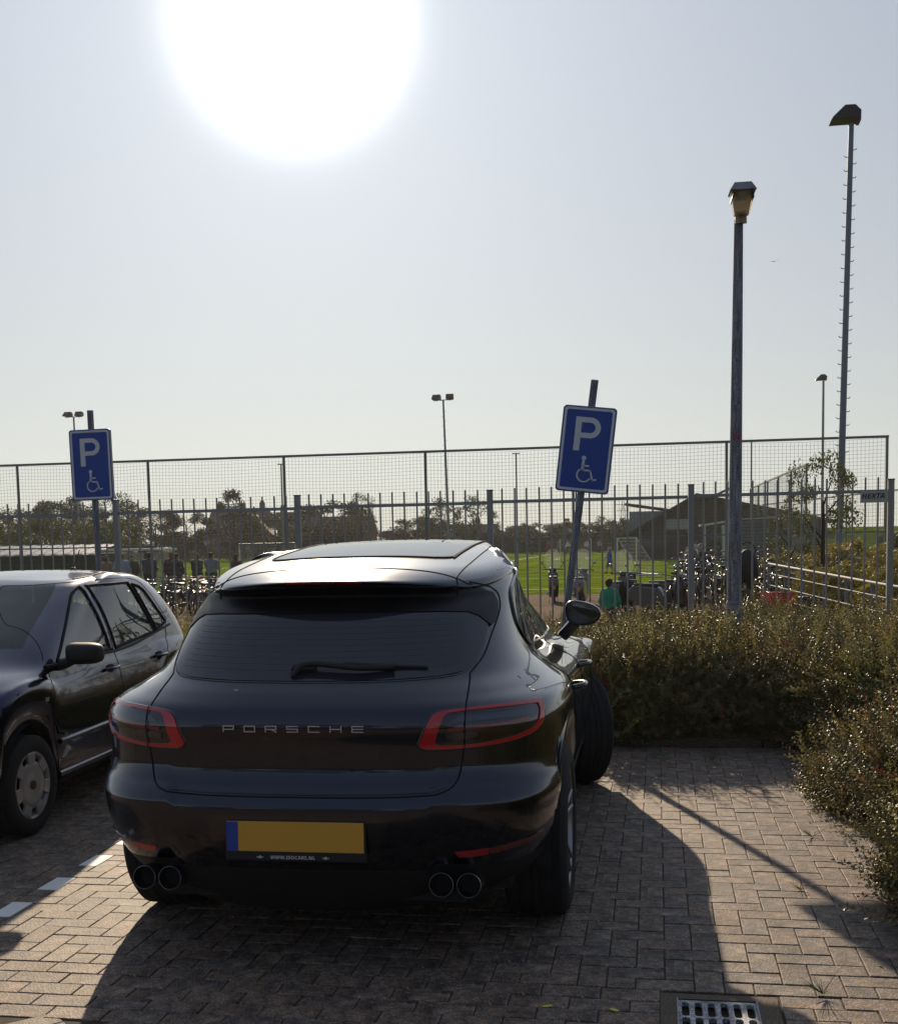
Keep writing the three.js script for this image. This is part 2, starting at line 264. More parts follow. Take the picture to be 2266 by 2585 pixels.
// gentle settling of the paving, lowest at the drain
const settle = (x, z) => -.012 * Math.exp(-((x - 1.55) ** 2 + (z - .2) ** 2) / .5) + .010 * (fbm(x * .8 + 5, z * .8 + 9, 3, 60) - .5);
function layBricks(parent, list, mats, best) {
  // rank by size in the photograph; the largest are pieces of their own, the rest one part
  const q = new THREE.Vector3(); for (const b of list) { q.set(b.x, 0, b.z).project(camera); const d = Math.hypot(b.x - 1.31, b.z - 4.21), hid = (b.x > -.95 && b.x < .95 && b.z < -.45) || (b.x < -1.7 && b.z < -1.4); b.s = Math.abs(q.x) < 1.08 && Math.abs(q.y) < 1.08 && q.z < 1 && !hid ? 1 / (d * d) : 0; }
  list.sort((a, b) => b.s - a.s);
  const rest = mats.map(() => []);
  list.forEach((b, i) => {
    const k = Math.floor(hash2(Math.round(b.x * 100), Math.round(b.z * 100), 77) * brickShapes.length), mi = b.white ? -1 : Math.floor(hash2(Math.round(b.x * 100), Math.round(b.z * 100), 78) * mats.length), y = settle(b.x, b.z) + .0025 * (hash2(Math.round(b.x * 50), Math.round(b.z * 50), 80) - .5);
    const shape = b.half ? halfShapes[k % 5] : brickShapes[k]; const tx = .016 * (hash2(i, 3, 5) - .5), tz = .016 * (hash2(i, 4, 5) - .5), ry = b.a + .012 * (hash2(i, 5, 5) - .5);
    if ((i < best && b.s > 0) || b.white) { const m = mesh(b.white ? 'white_brick' : 'brick', shape, b.white ? whiteBrick : mats[mi], parent); m.position.set(b.x, y, b.z); m.rotation.set(tx, ry, tz); }
    else { const g = shape.clone(), c = mats[mi].color, col = new Float32Array(g.attributes.position.count * 3); for (let v = 0; v < col.length; v += 3) { col[v] = c.r; col[v + 1] = c.g; col[v + 2] = c.b; } g.setAttribute('color', new THREE.BufferAttribute(col, 3)); rest[mi].push(g.applyMatrix4(new THREE.Matrix4().makeRotationFromEuler(new THREE.Euler(tx, ry, tz)).setPosition(b.x, y, b.z))); }
  });
  const all = rest.flat(); if (all.length) tag(mesh('brick_field', mergeGeometries(all), fieldMat, parent), null, null, null, 'stuff');
}
const inDrain = (x, z) => x > 1.325 && x < 1.722 && z > -.045 && z < .52;
function herringbone(nx, nz, ox, oz, white) {   // whole bricks, and half bricks where the edge cuts one
  const out = [], has = (i, j) => i >= 0 && j >= 0 && i < nx && j < nz;
  for (let i = 0; i < nx; i++) for (let j = 0; j < nz; j++) {
    const d = (((i - j) % 4) + 4) % 4, o = d === 0 ? [i + 1, j] : d === 1 ? [i - 1, j] : d === 3 ? [i, j + 1] : [i, j - 1];
    const x = ox + (i + .5) * U, z = oz + (j + .5) * U; if (inDrain(x, z)) continue;
    if (!has(...o)) out.push({ x, z, a: d < 2 ? 0 : Math.PI / 2, half: true });
    else if (d === 0) out.push({ x: x + U / 2, z, a: 0 });
    else if (d === 3) out.push({ x, z: z + U / 2, a: Math.PI / 2, white: white && Math.abs(x - white) < U * .5 });
  }
  return out;
}
const pave = (name, x0, x1, z0, z1, hole) => {   // sand bed just below the brick tops
  const nx = Math.ceil((x1 - x0) / .12), nz = Math.max(4, Math.ceil((z1 - z0) / .12)), pos = [], uv = [], idx = [];
  for (let i = 0; i <= nx; i++) for (let j = 0; j <= nz; j++) { const x = x0 + (x1 - x0) * i / nx, z = z0 + (z1 - z0) * j / nz; pos.push(x, settle(x, z) - .0045, z); uv.push(x, z); }
  for (let i = 0; i < nx; i++) for (let j = 0; j < nz; j++) { const a = i * (nz + 1) + j, x = x0 + (x1 - x0) * (i + .5) / nx, z = z0 + (z1 - z0) * (j + .5) / nz; if (hole && x > 1.30 && x < 1.72 && z > -.05) continue; idx.push(a, a + 1, a + nz + 1, a + 1, a + nz + 2, a + nz + 1); }
  const g = new THREE.BufferGeometry(); g.setAttribute('position', new THREE.Float32BufferAttribute(pos, 3)); g.setAttribute('uv', new THREE.Float32BufferAttribute(uv, 2)); g.setIndex(idx); g.computeVertexNormals(); return structure(mesh(name, g, jointSand)); };
{
  const bay = pave('parking_bay', -1.62, 2.75, -5.15, -.066), next = pave('parking_bay', -7.2, -1.62, -5.15, -.066), gutter = pave('gutter_paving', -7.2, 3.6, -.066, .48, true), lane = pave('lane_paving', -7.2, 6, .48, 7.5);
  layBricks(bay, herringbone(41, 48, -1.62, -.066 - 48 * U, -1.567), brickMats, 300);
  layBricks(next, herringbone(48, 48, -1.62 - 48 * U, -.066 - 48 * U, 0), brickMats, 300);
  const rows = []; for (let k = 0; k < 5; k++) { const z = -.066 + (k + .5) * U + .006; for (const [e, d, n] of [[1.318, -1, 40], [1.730, 1, 9]]) { let x = e; if (k % 2) { rows.push({ x: x + d * U / 2, z, a: 0, half: true }); x += d * U; } for (let i = 0; i < n; i++) rows.push({ x: x + d * (2 * i + 1) * U, z, a: 0 }); } }
  layBricks(gutter, rows, laneMats, 300);
  const l = []; const c = Math.SQRT1_2; for (const b of herringbone(112, 112, -6, -6, 0)) { const x = (b.x - b.z) * c - .4, z = (b.x + b.z) * c + 3.9; if (x > -6 && x < 5 && z > .505 && z < 7) l.push({ x, z, a: b.a - Math.PI / 4 }); }
  layBricks(lane, l, laneMats, 120);
}
// drain: concrete frame, cast iron grate over a dark pit
{
  const d = thing('storm_drain', 'galvanised slotted storm drain grate in a pale concrete frame', 'drain', [1.504, -.008, .225]); d.scale.x = .78;
  const concrete = std(.33, .29, .24, .85, 0, { map: sandTex }), iron = std(.78, .79, .82, .55, .1, { map: speck });
  mesh('concrete_frame', [box(.075, .09, .53, -.2025, -.045, 0), box(.09, .09, .53, .2325, -.045, 0), box(.352, .09, .05, .011, -.0455, -.2405), box(.352, .09, .05, .011, -.0455, .2405)], concrete, d);
  const sh = new THREE.Shape(); sh.moveTo(-.16, -.21); sh.lineTo(.18, -.21); sh.lineTo(.18, .21); sh.lineTo(-.16, .21); sh.closePath();
  for (let r = 0; r < 3; r++) for (let k = 0; k < 6; k++) { const x = -.130 + k * .0565, y0 = -.195 + r * .135, h = .118, w = .0175, p = new THREE.Path(); p.moveTo(x - w, y0 + .01); p.lineTo(x - w, y0 + h - w); p.absarc(x, y0 + h - w, w, Math.PI, 0, true); p.lineTo(x + w, y0 + .01); p.absarc(x, y0 + .01, w, 0, Math.PI, true); sh.holes.push(p); }
  const e = new THREE.ExtrudeGeometry(sh, { depth: .014, bevelEnabled: true, bevelSize: .0015, bevelThickness: .0015, bevelSegments: 1, curveSegments: 6 }); e.rotateX(-Math.PI / 2); e.translate(0, -.018, 0); mesh('grate', e, iron, d);
  for (const x of [-.1635, .1845]) mesh('grate_rim', box(.006, .02, .44, x, -.008, 0), iron, d);
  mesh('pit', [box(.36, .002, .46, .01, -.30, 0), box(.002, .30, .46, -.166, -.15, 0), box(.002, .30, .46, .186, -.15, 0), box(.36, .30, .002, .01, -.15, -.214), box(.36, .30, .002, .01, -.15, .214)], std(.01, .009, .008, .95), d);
}
// earth under everything, then the lower ground beyond the fence
const grassTex = texture(512, (i, j) => { const v = .75 + .5 * (fbm(i / 40, j / 40, 4, 90) - .5) + .35 * (hash2(i, j, 91) - .5), y = fbm(i / 90, j / 90, 3, 95) - .5; return [v * (1 + .35 * y), v, v * .9]; }, true, .12);
const worldUV = g => { const uv = g.attributes.uv, p = g.attributes.position; for (let i = 0; i < uv.count; i++) uv.setXY(i, p.getX(i), p.getZ(i)); return g; };
structure(mesh('ground', worldUV(new THREE.PlaneGeometry(1600, 1600).rotateX(-Math.PI / 2).translate(0, -.62, -300)), phy(.075, .085, .025, { roughness: 1, specularIntensity: 0, map: grassTex })));
{
  const soil = std(.055, .042, .030, .95, 0, { map: sandTex });
  structure(mesh('planting_bed', [box(60, .6, 8.3, 0, -.33, -9.3), box(12, .6, 5.6, 8.8, -.33, -2.4)], soil));
  structure(mesh('parking_base', box(40, .5, 16, -4, -.285, 2.85), jointSand));
  const g = new THREE.PlaneGeometry(90, 28, 2, 2).rotateX(-Math.PI / 2).translate(-12, -.45, -27.4); structure(mesh('cycle_path', worldUV(g), phy(.40, .31, .24, { roughness: 1, specularIntensity: .1, map: sandTex })));
  const f = new THREE.PlaneGeometry(190, 136, 1, 1).rotateX(-Math.PI / 2).translate(-60, -.44, -108.6); structure(mesh('football_pitch', worldUV(f), phy(.29, .40, .022, { roughness: 1, specularIntensity: 0, map: grassTex })));
  const w = []; for (const z of [-44.5, -58, -72, -96, -120, -150]) w.push(new THREE.PlaneGeometry(150, .12).rotateX(-Math.PI / 2).translate(-50, -.43, z)); for (const x of [-60, -36, -12, 4, 20]) w.push(new THREE.PlaneGeometry(.12, 106).rotateX(-Math.PI / 2).translate(x, -.426, -97)); structure(mesh('pitch_line', w, std(.6, .62, .55, .8)));
}
// kerb along the planting
{ const k = thing('kerb_edging', 'low concrete kerb edging between the paving and the planting bed', 'kerb'); const cm = std(.26, .235, .20, .85, 0, { map: sandTex }); for (let i = 0; i < 11; i++) mesh('kerb_stone', rbox(.985, .2, .10, .008, -6.4 + i, -.04, -5.20), cm, k); for (let i = 0; i < 6; i++) mesh('kerb_stone', rbox(.10, .2, .985, .008, 2.82, -.055, -4.64 + i), cm, k); }
// ---------------------------------------------------------------- materials for vehicles
const flakes = texture(256, (i, j) => { const h = hash2(i, j, 5); return [.86 + .14 * h, .86 + .14 * h, .86 + .14 * h]; }, false, 30);
const M = {
  suvPaint: phy(.026, .031, .044, { roughness: .25, metalness: 1, clearcoat: 1, clearcoatRoughness: .018 }),
  bluePaint: phy(.014, .019, .052, { roughness: .22, metalness: 1, clearcoat: 1, clearcoatRoughness: .04 }),
  blackPlastic: std(.010, .010, .011, .62), blackGloss: phy(.006, .006, .007, { roughness: .22, clearcoat: 1, clearcoatRoughness: .05 }),
  gapBlack: std(.004, .004, .004, .9), tyre: std(.012, .012, .013, .85), darkGlass: phy(.026, .026, .036, { roughness: .02, specularIntensity: 1, ior: 1.52 }),  // near-black for rubber seals and for shade painted along panel gaps
  tintGlass: phy(.008, .009, .012, { roughness: .015, ior: 1.5 }),
  glass: phy(.72, .80, .80, { roughness: .0, transmission: 1, thickness: 0, ior: 1.5 }),
  redLens: phy(.46, .004, .008, { roughness: .16, clearcoat: 1, clearcoatRoughness: .03 }), smokeLens: phy(.012, .009, .009, { roughness: .1, clearcoat: 1, clearcoatRoughness: .02 }),
  greyLens: phy(.08, .085, .10, { roughness: .16, metalness: 1, clearcoat: 1 }), darkRed: phy(.24, .006, .008, { roughness: .2, clearcoat: 1 }),
  chrome: std(.62, .63, .65, .14, 1), steel: std(.45, .45, .46, .32, 1), alloy: std(.30, .30, .31, .38, 1), darkMetal: std(.06, .06, .065, .4, .8),
  plateYellow: std(.62, .33, .035, .45), plateBlue: std(.02, .05, .28, .45), whitePrint: std(.55, .55, .55, .6), interior: std(.014, .014, .015, .9), fabric: std(.11, .115, .125, .95),
  hubcap: phy(.33, .32, .30, { roughness: .42, metalness: .35, clearcoat: .4 }),
};
function wheel(parent, x, z, rad, width, rimR, spokes, steer, side, hub) {   // side +1: outer face to +x
  const w = new THREE.Group(); w.name = 'wheel'; w.position.set(x, rad, z); w.rotation.y = steer; parent.add(w);
  const h = width / 2, prof = [[rimR, -h * .86], [rimR + .012, -h * .95], [rad * .83, -h], [rad * .94, -h * .93], [rad * .985, -h * .80]];
  const tread = [-.78, -.52, -.50, -.46, -.44, -.17, -.15, -.10, -.08];
  tread.forEach((t, i) => prof.push([i % 4 === 2 || i % 4 === 3 ? rad - .005 : rad, t * h])); const back = prof.slice().reverse().map(([r, t]) => [r, -t]); const pts = [...prof, ...back].map(([r, t]) => new THREE.Vector2(r, t));
  const ty = new THREE.LatheGeometry(pts, 64); ty.rotateZ(-Math.PI / 2);
  mesh('tyre', ty, M.tyre, w);
  const g = [], s = side;
  const barrel = new THREE.LatheGeometry([[rimR + .004, h * .9], [rimR - .012, h * .84], [rimR - .022, h * .3], [rimR - .03, -h * .9]].map(p => new THREE.Vector2(...p)), 48); barrel.rotateZ(-Math.PI / 2 * s); g.push(barrel);
  if (hub) {
    const dish = [[0, .012], [.03, .014], [.045, .010], [.055, .016], [.105, .018], [.128, .006]].map(([r, t]) => new THREE.Vector2(r * rimR / .175, t)); const d = new THREE.LatheGeometry(dish, 48); d.rotateZ(-Math.PI / 2 * s); d.translate(s * h * .74, 0, 0); g.push(d);
    const ring = new THREE.LatheGeometry([[rimR * .93, .004], [rimR * .96, .012], [rimR * 1.03, .008], [rimR * 1.04, -.004]].map(p => new THREE.Vector2(...p)), 48); ring.rotateZ(-Math.PI / 2 * s); ring.translate(s * h * .74, 0, 0); g.push(ring);
    for (let k = 0; k < 7; k++) { const sh = new THREE.Shape(); const a = .29; sh.moveTo(-.030, rimR * .68); sh.lineTo(.030, rimR * .68); sh.lineTo(.040, rimR * .97); sh.lineTo(-.040, rimR * .97); const e = new THREE.ExtrudeGeometry(sh, { depth: .012, bevelEnabled: true, bevelSize: .004, bevelThickness: .004, bevelSegments: 2 }); e.rotateZ(k / 7 * Math.PI * 2); e.rotateY(Math.PI / 2 * s); e.translate(s * h * .74, 0, 0); g.push(e); }
    mesh('hub_cap', g, M.hubcap, w);
    const badge = new THREE.CylinderGeometry(.026, .026, .006, 24); badge.rotateZ(Math.PI / 2); badge.translate(s * (h * .74 + .017), 0, 0); mesh('centre_cap', badge, M.darkMetal, w);
    const back = new THREE.CylinderGeometry(rimR * .97, rimR * .97, .01, 32); back.rotateZ(Math.PI / 2); back.translate(s * h * .45, 0, 0); mesh('wheel_disc', back, M.interior, w);
  } else {
    for (let k = 0; k < spokes; k++) for (const q of [-1, 1]) { const a = k / spokes * Math.PI * 2, b = a + q * .16, p = [s * h * .62, Math.cos(a) * .05, Math.sin(a) * .05], e = [s * h * .86, Math.cos(b) * (rimR - .01), Math.sin(b) * (rimR - .01)]; g.push(bar(p, e, .013, 6, .010)); }
    const c = new THREE.CylinderGeometry(.065, .075, .04, 24); c.rotateZ(-Math.PI / 2 * s); c.translate(s * h * .62, 0, 0); g.push(c);
    mesh('rim', g, M.alloy, w);
    const disc = new THREE.CylinderGeometry(rimR * .82, rimR * .82, .02, 32); disc.rotateZ(Math.PI / 2); mesh('brake_disc', disc, M.steel, w);
  }
  return w;
}
// ---------------------------------------------------------------- the black SUV
const suv = thing('parked_suv', 'black SUV with red ringed tail lights and yellow number plate, seen from behind', 'car', [-.004, 0, 0], R(.6));
{
  const r = (zr, w, y, zf, o = {}) => ({ zr, wq: w, wm: o.wm ?? w, wf: o.wf ?? w, y, zf, nr: 3.3, ...o });
  const rows = [
    r(-.21, .80, [.195, .25, .27, .26, .26, .22], -4.46, { wm: .86 }),
    r(-.135, .875, [.275, .315, .32, .31, .31, .28], -4.55, { wm: .875 }),
    r(-.055, .915, [.402, .402, .41, .40, .41, .38], -4.62, { wm: .89 }),
    r(-.016, .938, [.50, .50, .50, .50, .50, .48], -4.66, { wm: .905, nr: 3.5 }),
    r(-.000, .953, [.595, .595, .60, .60, .60, .58], -4.68, { wm: .93, wf: .94, nr: 3.55 }),
    r(-.002, .962, [.645, .647, .655, .66, .66, .64], -4.68, { wm: .942, wf: .945, nr: 3.55 }),
    r(-.026, .964, [.684, .690, .70, .70, .70, .67], -4.68, { wm: .945, wf: .945, nr: 3.5 }),
    r(-.060, .962, [.726, .733, .75, .75, .75, .71], -4.67, { wm: .945, wf: .945, nr: 3.45 }),
    r(-.076, .962, [.785, .785, .80, .80, .80, .76], -4.66, { wm: .944, wf: .942, nr: 3.45 }),
    r(-.076, .962, [.86, .86, .87, .87, .87, .81], -4.62, { wm: .942, wf: .936, nr: 3.45 }),
    r(-.068, .958, [.93, .93, .94, .93, .93, .85], -4.55, { wm: .932, wf: .915, nr: 3.4 }),
    r(-.082, .942, [.985, .99, 1.0, .985, .97, .89], -4.45, { wm: .898, wf: .87, nr: 3.3 }),
    r(-.132, .862, [1.035, 1.045, 1.06, 1.03, 1.01, .93], -4.2, { wm: .818, wf: .80, nr: 3.1, nf: 2.6 }),
    r(-.205, .782, [1.087, 1.102, 1.125, 1.078, 1.05, 1.03], -3.62, { wm: .755, wf: .75, nr: 2.95, Dr: .9 }),
    r(-.345, .730, [1.20, 1.215, 1.25, 1.20, 1.17, 1.16], -3.38, { wm: .712, wf: .69, nr: 2.95, Dr: .85 }),
    r(-.485, .702, [1.32, 1.322, 1.37, 1.35, 1.30, 1.30], -3.08, { wm: .676, wf: .63, nr: 2.95, Dr: .82 }),
    r(-.590, .688, [1.402, 1.392, 1.445, 1.47, 1.41, 1.42], -2.82, { wm: .645, wf: .59, nr: 2.95, Dr: .82 }),
    r(-.495, .682, [1.450, 1.414, 1.470, 1.522, 1.45, 1.465], -2.72, { wm: .628, wf: .57, nr: 2.4, Dr: .92 }),
    r(-.480, .676, [1.461, 1.425, 1.486, 1.542, 1.47, 1.49], -2.66, { wm: .616, wf: .555, nr: 2.4, Dr: .93 }),
    r(-.53, .662, [1.472, 1.452, 1.502, 1.562, 1.49, 1.515], -2.6, { wm: .598, wf: .54, nr: 2.5, Dr: .92 }),
    r(-.74, .605, [1.511, 1.496, 1.536, 1.586, 1.53, 1.55], -2.55, { wm: .56, wf: .51, nr: 2.6, Dr: .82 }),
    r(-1.10, .48, [1.534, 1.522, 1.563, 1.602, 1.58, 1.59], -2.5, { wm: .47, wf: .44, nr: 2.8 }),
    r(-1.50, .33, [1.575, 1.570, 1.595, 1.618, 1.605, 1.608], -2.45, { wm: .33, wf: .32, nr: 2.8 }),
    r(-1.88, .15, [1.608, 1.606, 1.615, 1.624, 1.620, 1.62], -2.35, { wm: .15, wf: .15, nr: 2.6 }),
    r(-2.1, 0, [1.621, 1.621, 1.623, 1.626, 1.625, 1.624], -2.3),
  ];
  const arches = [{ z: -.94, y: .37, r: .425 }, { z: -3.747, y: .37, r: .425 }];
  const crown = z => pchip([-3, -2.75, -2.5, -2.2, -1.9, -1.5, -1.1, -.75, -.5, -.3], [1.54, 1.585, 1.612, 1.622, 1.612, 1.584, 1.547, 1.510, 1.460, 1.42], [z])[0];
  const S = carShell(rows, { arches, archTop: .96, sill: .25, roof: (x, z) => crown(z) - .038 * Math.pow(x / .62, 2.6) });
  const body = mesh('body', shellGeometry(S, (c, row, u) => row >= 2 && !(Math.abs(u) > .74 && row >= 13 && row < 17)), M.suvPaint, suv);
  mesh('lower_trim', shellGeometry(S, (c, row) => row < 2), M.blackPlastic, suv);
  mesh('windscreen', shellGeometry(S, (c, row, u) => Math.abs(u) > .74 && row >= 13 && row < 17), M.tintGlass, suv);
  const rear = projector(S, 'rear'), top = projector(S, 'top'), right = projector(S, 'side+'), left = projector(S, 'side-');
  // underbody, wheel housings and axle: what closes the car from below
  mesh('underbody', [box(1.5, .10, 3.9, 0, .30, -2.35), box(.9, .22, .5, 0, .36, -.62), box(1.2, .16, .25, 0, .34, -.30), bar([-.8, .34, -.94], [.8, .34, -.94], .045), rbox(.7, .15, .3, .05, 0, .36, -.45)], M.interior, suv);
  for (const sx of [-1, 1]) for (const a of arches) { const w = new THREE.CylinderGeometry(a.r + .006, a.r + .006, .34, 40, 1, true, -Math.PI * .5 - .25, Math.PI + .5); w.rotateZ(Math.PI / 2); w.rotateX(0); w.translate(sx * .74, a.y, a.z);
    const d = new THREE.CircleGeometry(a.r + .006, 40); d.rotateY(Math.PI / 2); d.translate(sx * .575, a.y, a.z); mesh('wheel_housing', [new THREE.CylinderGeometry(a.r + .004, a.r + .004, .33, 48, 1, true).rotateZ(Math.PI / 2).translate(sx * .735, a.y, a.z), d].map(q => clipLow(q, .30)), M.interior, suv); }
  // rear: boot lid, glass, spoiler
  const half = [[0, .690], [.30, .692], [.50, .699], [.555, .716], [.585, .765], [.598, .85], [.602, .98], [.592, 1.08], [.585, 1.098], [.50, 1.089], [.30, 1.082], [0, 1.079]];
  const lid = [...half, ...mirror(half).slice(1, -1)];
  mesh('tailgate', patch(rear, lid, .003, null, .022), M.suvPaint, suv);
  const gate = [[0, .683], [.25, .684], [.46, .689], [.54, .700], [.585, .730], [.604, .80], [.612, .87], [.616, .98], [.612, 1.06], [.604, 1.105]];
  const gapBlack = [strip(rear, [...mirror(gate), ...gate.slice(1)], .008, -.0005, 180)];
  const up = [[.604, 1.105], [.640, 1.16], [.656, 1.24], [.667, 1.31], [.662, 1.358], [.644, 1.396], [.605, 1.424], [.55, 1.442]]; for (const m of [up, mirror(up)]) gapBlack.push(strip(rear, m, .008, -.0005, 60));
  const glassH = [[0, 1.092], [.3, 1.094], [.5, 1.101], [.58, 1.112], [.618, 1.14], [.634, 1.20], [.636, 1.27], [.622, 1.33], [.58, 1.365], [.3, 1.392], [0, 1.397]];
  const glassO = [...glassH, ...mirror(glassH).slice(1, -1)];
  mesh('rear_window', patch(rear, glassO, .004, null, .03), M.darkGlass, suv);
  const gl = [[0, 1.0885], [.3, 1.0905], [.5, 1.0975], [.578, 1.109], [.612, 1.135]];
  mesh('window_seal', strip(rear, [...mirror(gl), ...gl.slice(1)], .006, .001, 90), std(.10, .10, .11, .5), suv);
  { const h = [[0, 1.331], [.30, 1.331], [.46, 1.329], [.56, 1.322], [.600, 1.304], [.630, 1.278], [.647, 1.264], [.658, 1.276], [.661, 1.31], [.655, 1.35], [.632, 1.388], [.58, 1.414], [.50, 1.430], [.30, 1.442], [0, 1.447]]; mesh('spoiler_underside_reflection', patch(rear, [...h, ...mirror(h).slice(1, -1)], .008, null, .02, .012), phy(.005, .005, .006, { roughness: .45, specularIntensity: .5 }), suv); }  // spoiler underside and fins, plus its dark reflection painted across the upper glass
  mesh('brake_light', patch((u, v) => { const h = rear(u, v); return h; }, [[-.16, 1.452], [.16, 1.452], [.16, 1.460], [-.16, 1.460]], .003, null, .02), M.darkRed, suv);
  // roof: seam, ditch strips, glass roof
  const roofLine = [strip(top, [[-.56, -.80], [-.50, -.755], [-.25, -.735], [0, -.73], [.25, -.735], [.50, -.755], [.56, -.80]], .007, -.0005, 90)];
  for (const s of [1, -1]) roofLine.push(strip(top, [[.50 * s, -.755], [.515 * s, -1.1], [.52 * s, -1.6], [.515 * s, -2.2], [.50 * s, -2.5]], .008, -.0005, 80));
  const sun1 = roundPoly([[-.42, -1.13], [.42, -1.13], [.43, -2.35], [-.43, -2.35]], .12);
  mesh('sunroof', patch(top, sun1, .003, null, .05), M.darkGlass, suv);
  roofLine.push(strip(top, roundPoly([[-.43, -1.12], [.43, -1.12], [.44, -2.36], [-.44, -2.36]], .13), .012, .001, 200, true));
  const spoilerSeam = [[.50, -.755], [.54, -.63], [.555, -.60]]; for (const m of [spoilerSeam, spoilerSeam.map(p => [-p[0], p[1]])]) roofLine.push(strip(top, m, .007, -.0005, 20));
  if (0) mesh('aerial_fin', (() => { const sh = new THREE.Shape(); sh.moveTo(0, -.01); sh.quadraticCurveTo(.06, .05, .13, .052); sh.lineTo(.15, .045); sh.lineTo(.155, -.01); const e = new THREE.ExtrudeGeometry(sh, { depth: .012, bevelEnabled: true, bevelSize: .008, bevelThickness: .010, bevelSegments: 3 }); e.translate(0, 0, -.006); e.rotateY(-Math.PI / 2); return e.translate(0, 1.505, -1.03); })(), M.suvPaint, suv).visible = true;
  // side glass, door seams, handles
  for (const [s, pr] of [[1, right], [-1, left]]) {
    const win = roundPoly([[-1.10, 1.150, .05], [-.98, 1.24, .08], [-1.06, 1.385, .12], [-1.40, 1.478, .2], [-1.9, 1.512, .3], [-2.4, 1.472, .3], [-2.9, 1.325, .2], [-3.36, 1.10, .04], [-2.6, 1.088, .3], [-1.7, 1.112, .3]], .1);
    mesh('side_window', patch(pr, win, .003, null, .05), M.tintGlass, suv);
    mesh('window_trim', strip(pr, win, .016, .003, 200, true), M.blackGloss, suv);
    for (const z0 of [-1.22, -2.17]) { const p = [[z0, 1.105], [z0 - .02, 1.25], [z0 - .03 - (z0 > -2 ? .06 : .0), 1.36], [z0 - .06 - (z0 > -2 ? .06 : 0), 1.48]]; mesh('window_pillar', strip(pr, p, .045, -.012, 30), M.blackGloss, suv); }
    const d1 = [[-1.22, 1.13], [-1.20, 1.06], [-1.22, 1.0], [-1.30, .9], [-1.42, .78], [-1.47, .6], [-1.47, .42]], d2 = [[-2.20, 1.09], [-2.21, .9], [-2.20, .6], [-2.18, .42]], d3 = [[-3.2, 1.08], [-3.26, .9], [-3.25, .6], [-3.22, .42]], fuel = roundPoly([[-.62, 1.0], [-.62, .88], [-.76, .88], [-.76, 1.0]], .02);
    for (const d of [d1, d2, d3]) gapBlack.push(strip(pr, d, .007, -.0005, 60)); 
    for (const z0 of [-1.22, -2.16]) { const h = pr(z0, .945), h2 = pr(z0 - .19, .945); if (h && h2) { mesh('door_handle', tube([[h.p[0], .945, z0], [h.p[0] + s * .045, .952, z0 - .03], [h2.p[0] + s * .05, .950, z0 - .15], [h2.p[0], .942, z0 - .19]], .013, 24, 8), M.suvPaint, suv); } }
    // door mirror
    const mm = new THREE.Group(); mm.name = 'door_mirror'; suv.add(mm); mm.position.set(s * .930, 1.192, -2.62); mm.scale.setScalar(.80);
    const sph = new THREE.SphereGeometry(1, 32, 20), pp = sph.attributes.position; for (let i = 0; i < pp.count; i++) { let x = pp.getX(i), y = pp.getY(i), z = pp.getZ(i); const sx = Math.sign(x) * Math.pow(Math.abs(x), .75), sy = Math.sign(y) * Math.pow(Math.abs(y), .8); z = z > 0 ? Math.min(z, .35) : z; pp.setXYZ(i, sx * .125 * (1 + .08 * sy), sy * .086 * (1 - .22 * sx * s) - .012 * sx * s, z * .095); } sph.computeVertexNormals();
    mesh('mirror_shell', sph, M.suvPaint, mm);
    const gm = new THREE.SphereGeometry(1, 28, 12); const gp = gm.attributes.position; for (let i = 0; i < gp.count; i++) { const x = gp.getX(i), y = gp.getY(i); const sx = Math.sign(x) * Math.pow(Math.abs(x), .75), sy = Math.sign(y) * Math.pow(Math.abs(y), .8); gp.setXYZ(i, sx * .110 * (1 + .08 * sy), sy * .073 * (1 - .22 * sx * s) - .012 * sx * s, .034 + gp.getZ(i) * .003); } gm.computeVertexNormals();
    mesh('mirror_glass', gm, phy(.03, .035, .033, { roughness: .02, metalness: 0, clearcoat: 1 }), mm);
    mesh('mirror_stalk', tube([[-s * .15, -.165, -.03], [-s * .09, -.10, -.02], [-s * .03, -.03, -.02]], .042, 16, 8), M.blackGloss, mm);
  }
  mesh('panel_gap_shade', gapBlack, M.gapBlack, suv); mesh('roof_gap_and_strip', roofLine, M.gapBlack, suv);  // black cords paint the shade in panel and roof gaps, beside the ditch strips
  // wiper
  { const a = rear(-.02, 1.128), b = rear(.20, 1.120), c = rear(.45, 1.128), e = rear(-.06, 1.105); const o = (h, k) => [h.p[0] + h.n[0] * k, h.p[1] + h.n[1] * k, h.p[2] + h.n[2] * k];
    const w = new THREE.Group(); w.name = 'rear_wiper'; suv.add(w);
    mesh('wiper_arm', [tube([o(e, .006), o(a, .03), o(b, .028), o(rear(.33, 1.124), .022)], .013, 30, 6), rbox(.10, .034, .03, .012, 0, 0, 0).rotateX(-.9).translate(...o(a, .015))], M.blackPlastic, w);
    mesh('wiper_blade', tube([o(rear(.13, 1.145), .012), o(rear(.3, 1.135), .014), o(c, .010)], .007, 24, 6), M.blackPlastic, w); }
  mesh('heater_line', [...Array(9)].map((_, k) => strip(rear, [[-.56 + .004 * k, 1.135 + k * .021], [0, 1.127 + k * .0215], [.56 - .004 * k, 1.135 + k * .021]], .0016, .004, 40)), std(.07, .05, .035, .6), suv);
  { const h = rear(-.268, 1.062); mesh('dropping_spot', new THREE.SphereGeometry(.006, 8, 6).scale(1.4, .8, .3).translate(h.p[0], h.p[1], h.p[2] + .003), std(.6, .6, .58, .8), suv); }
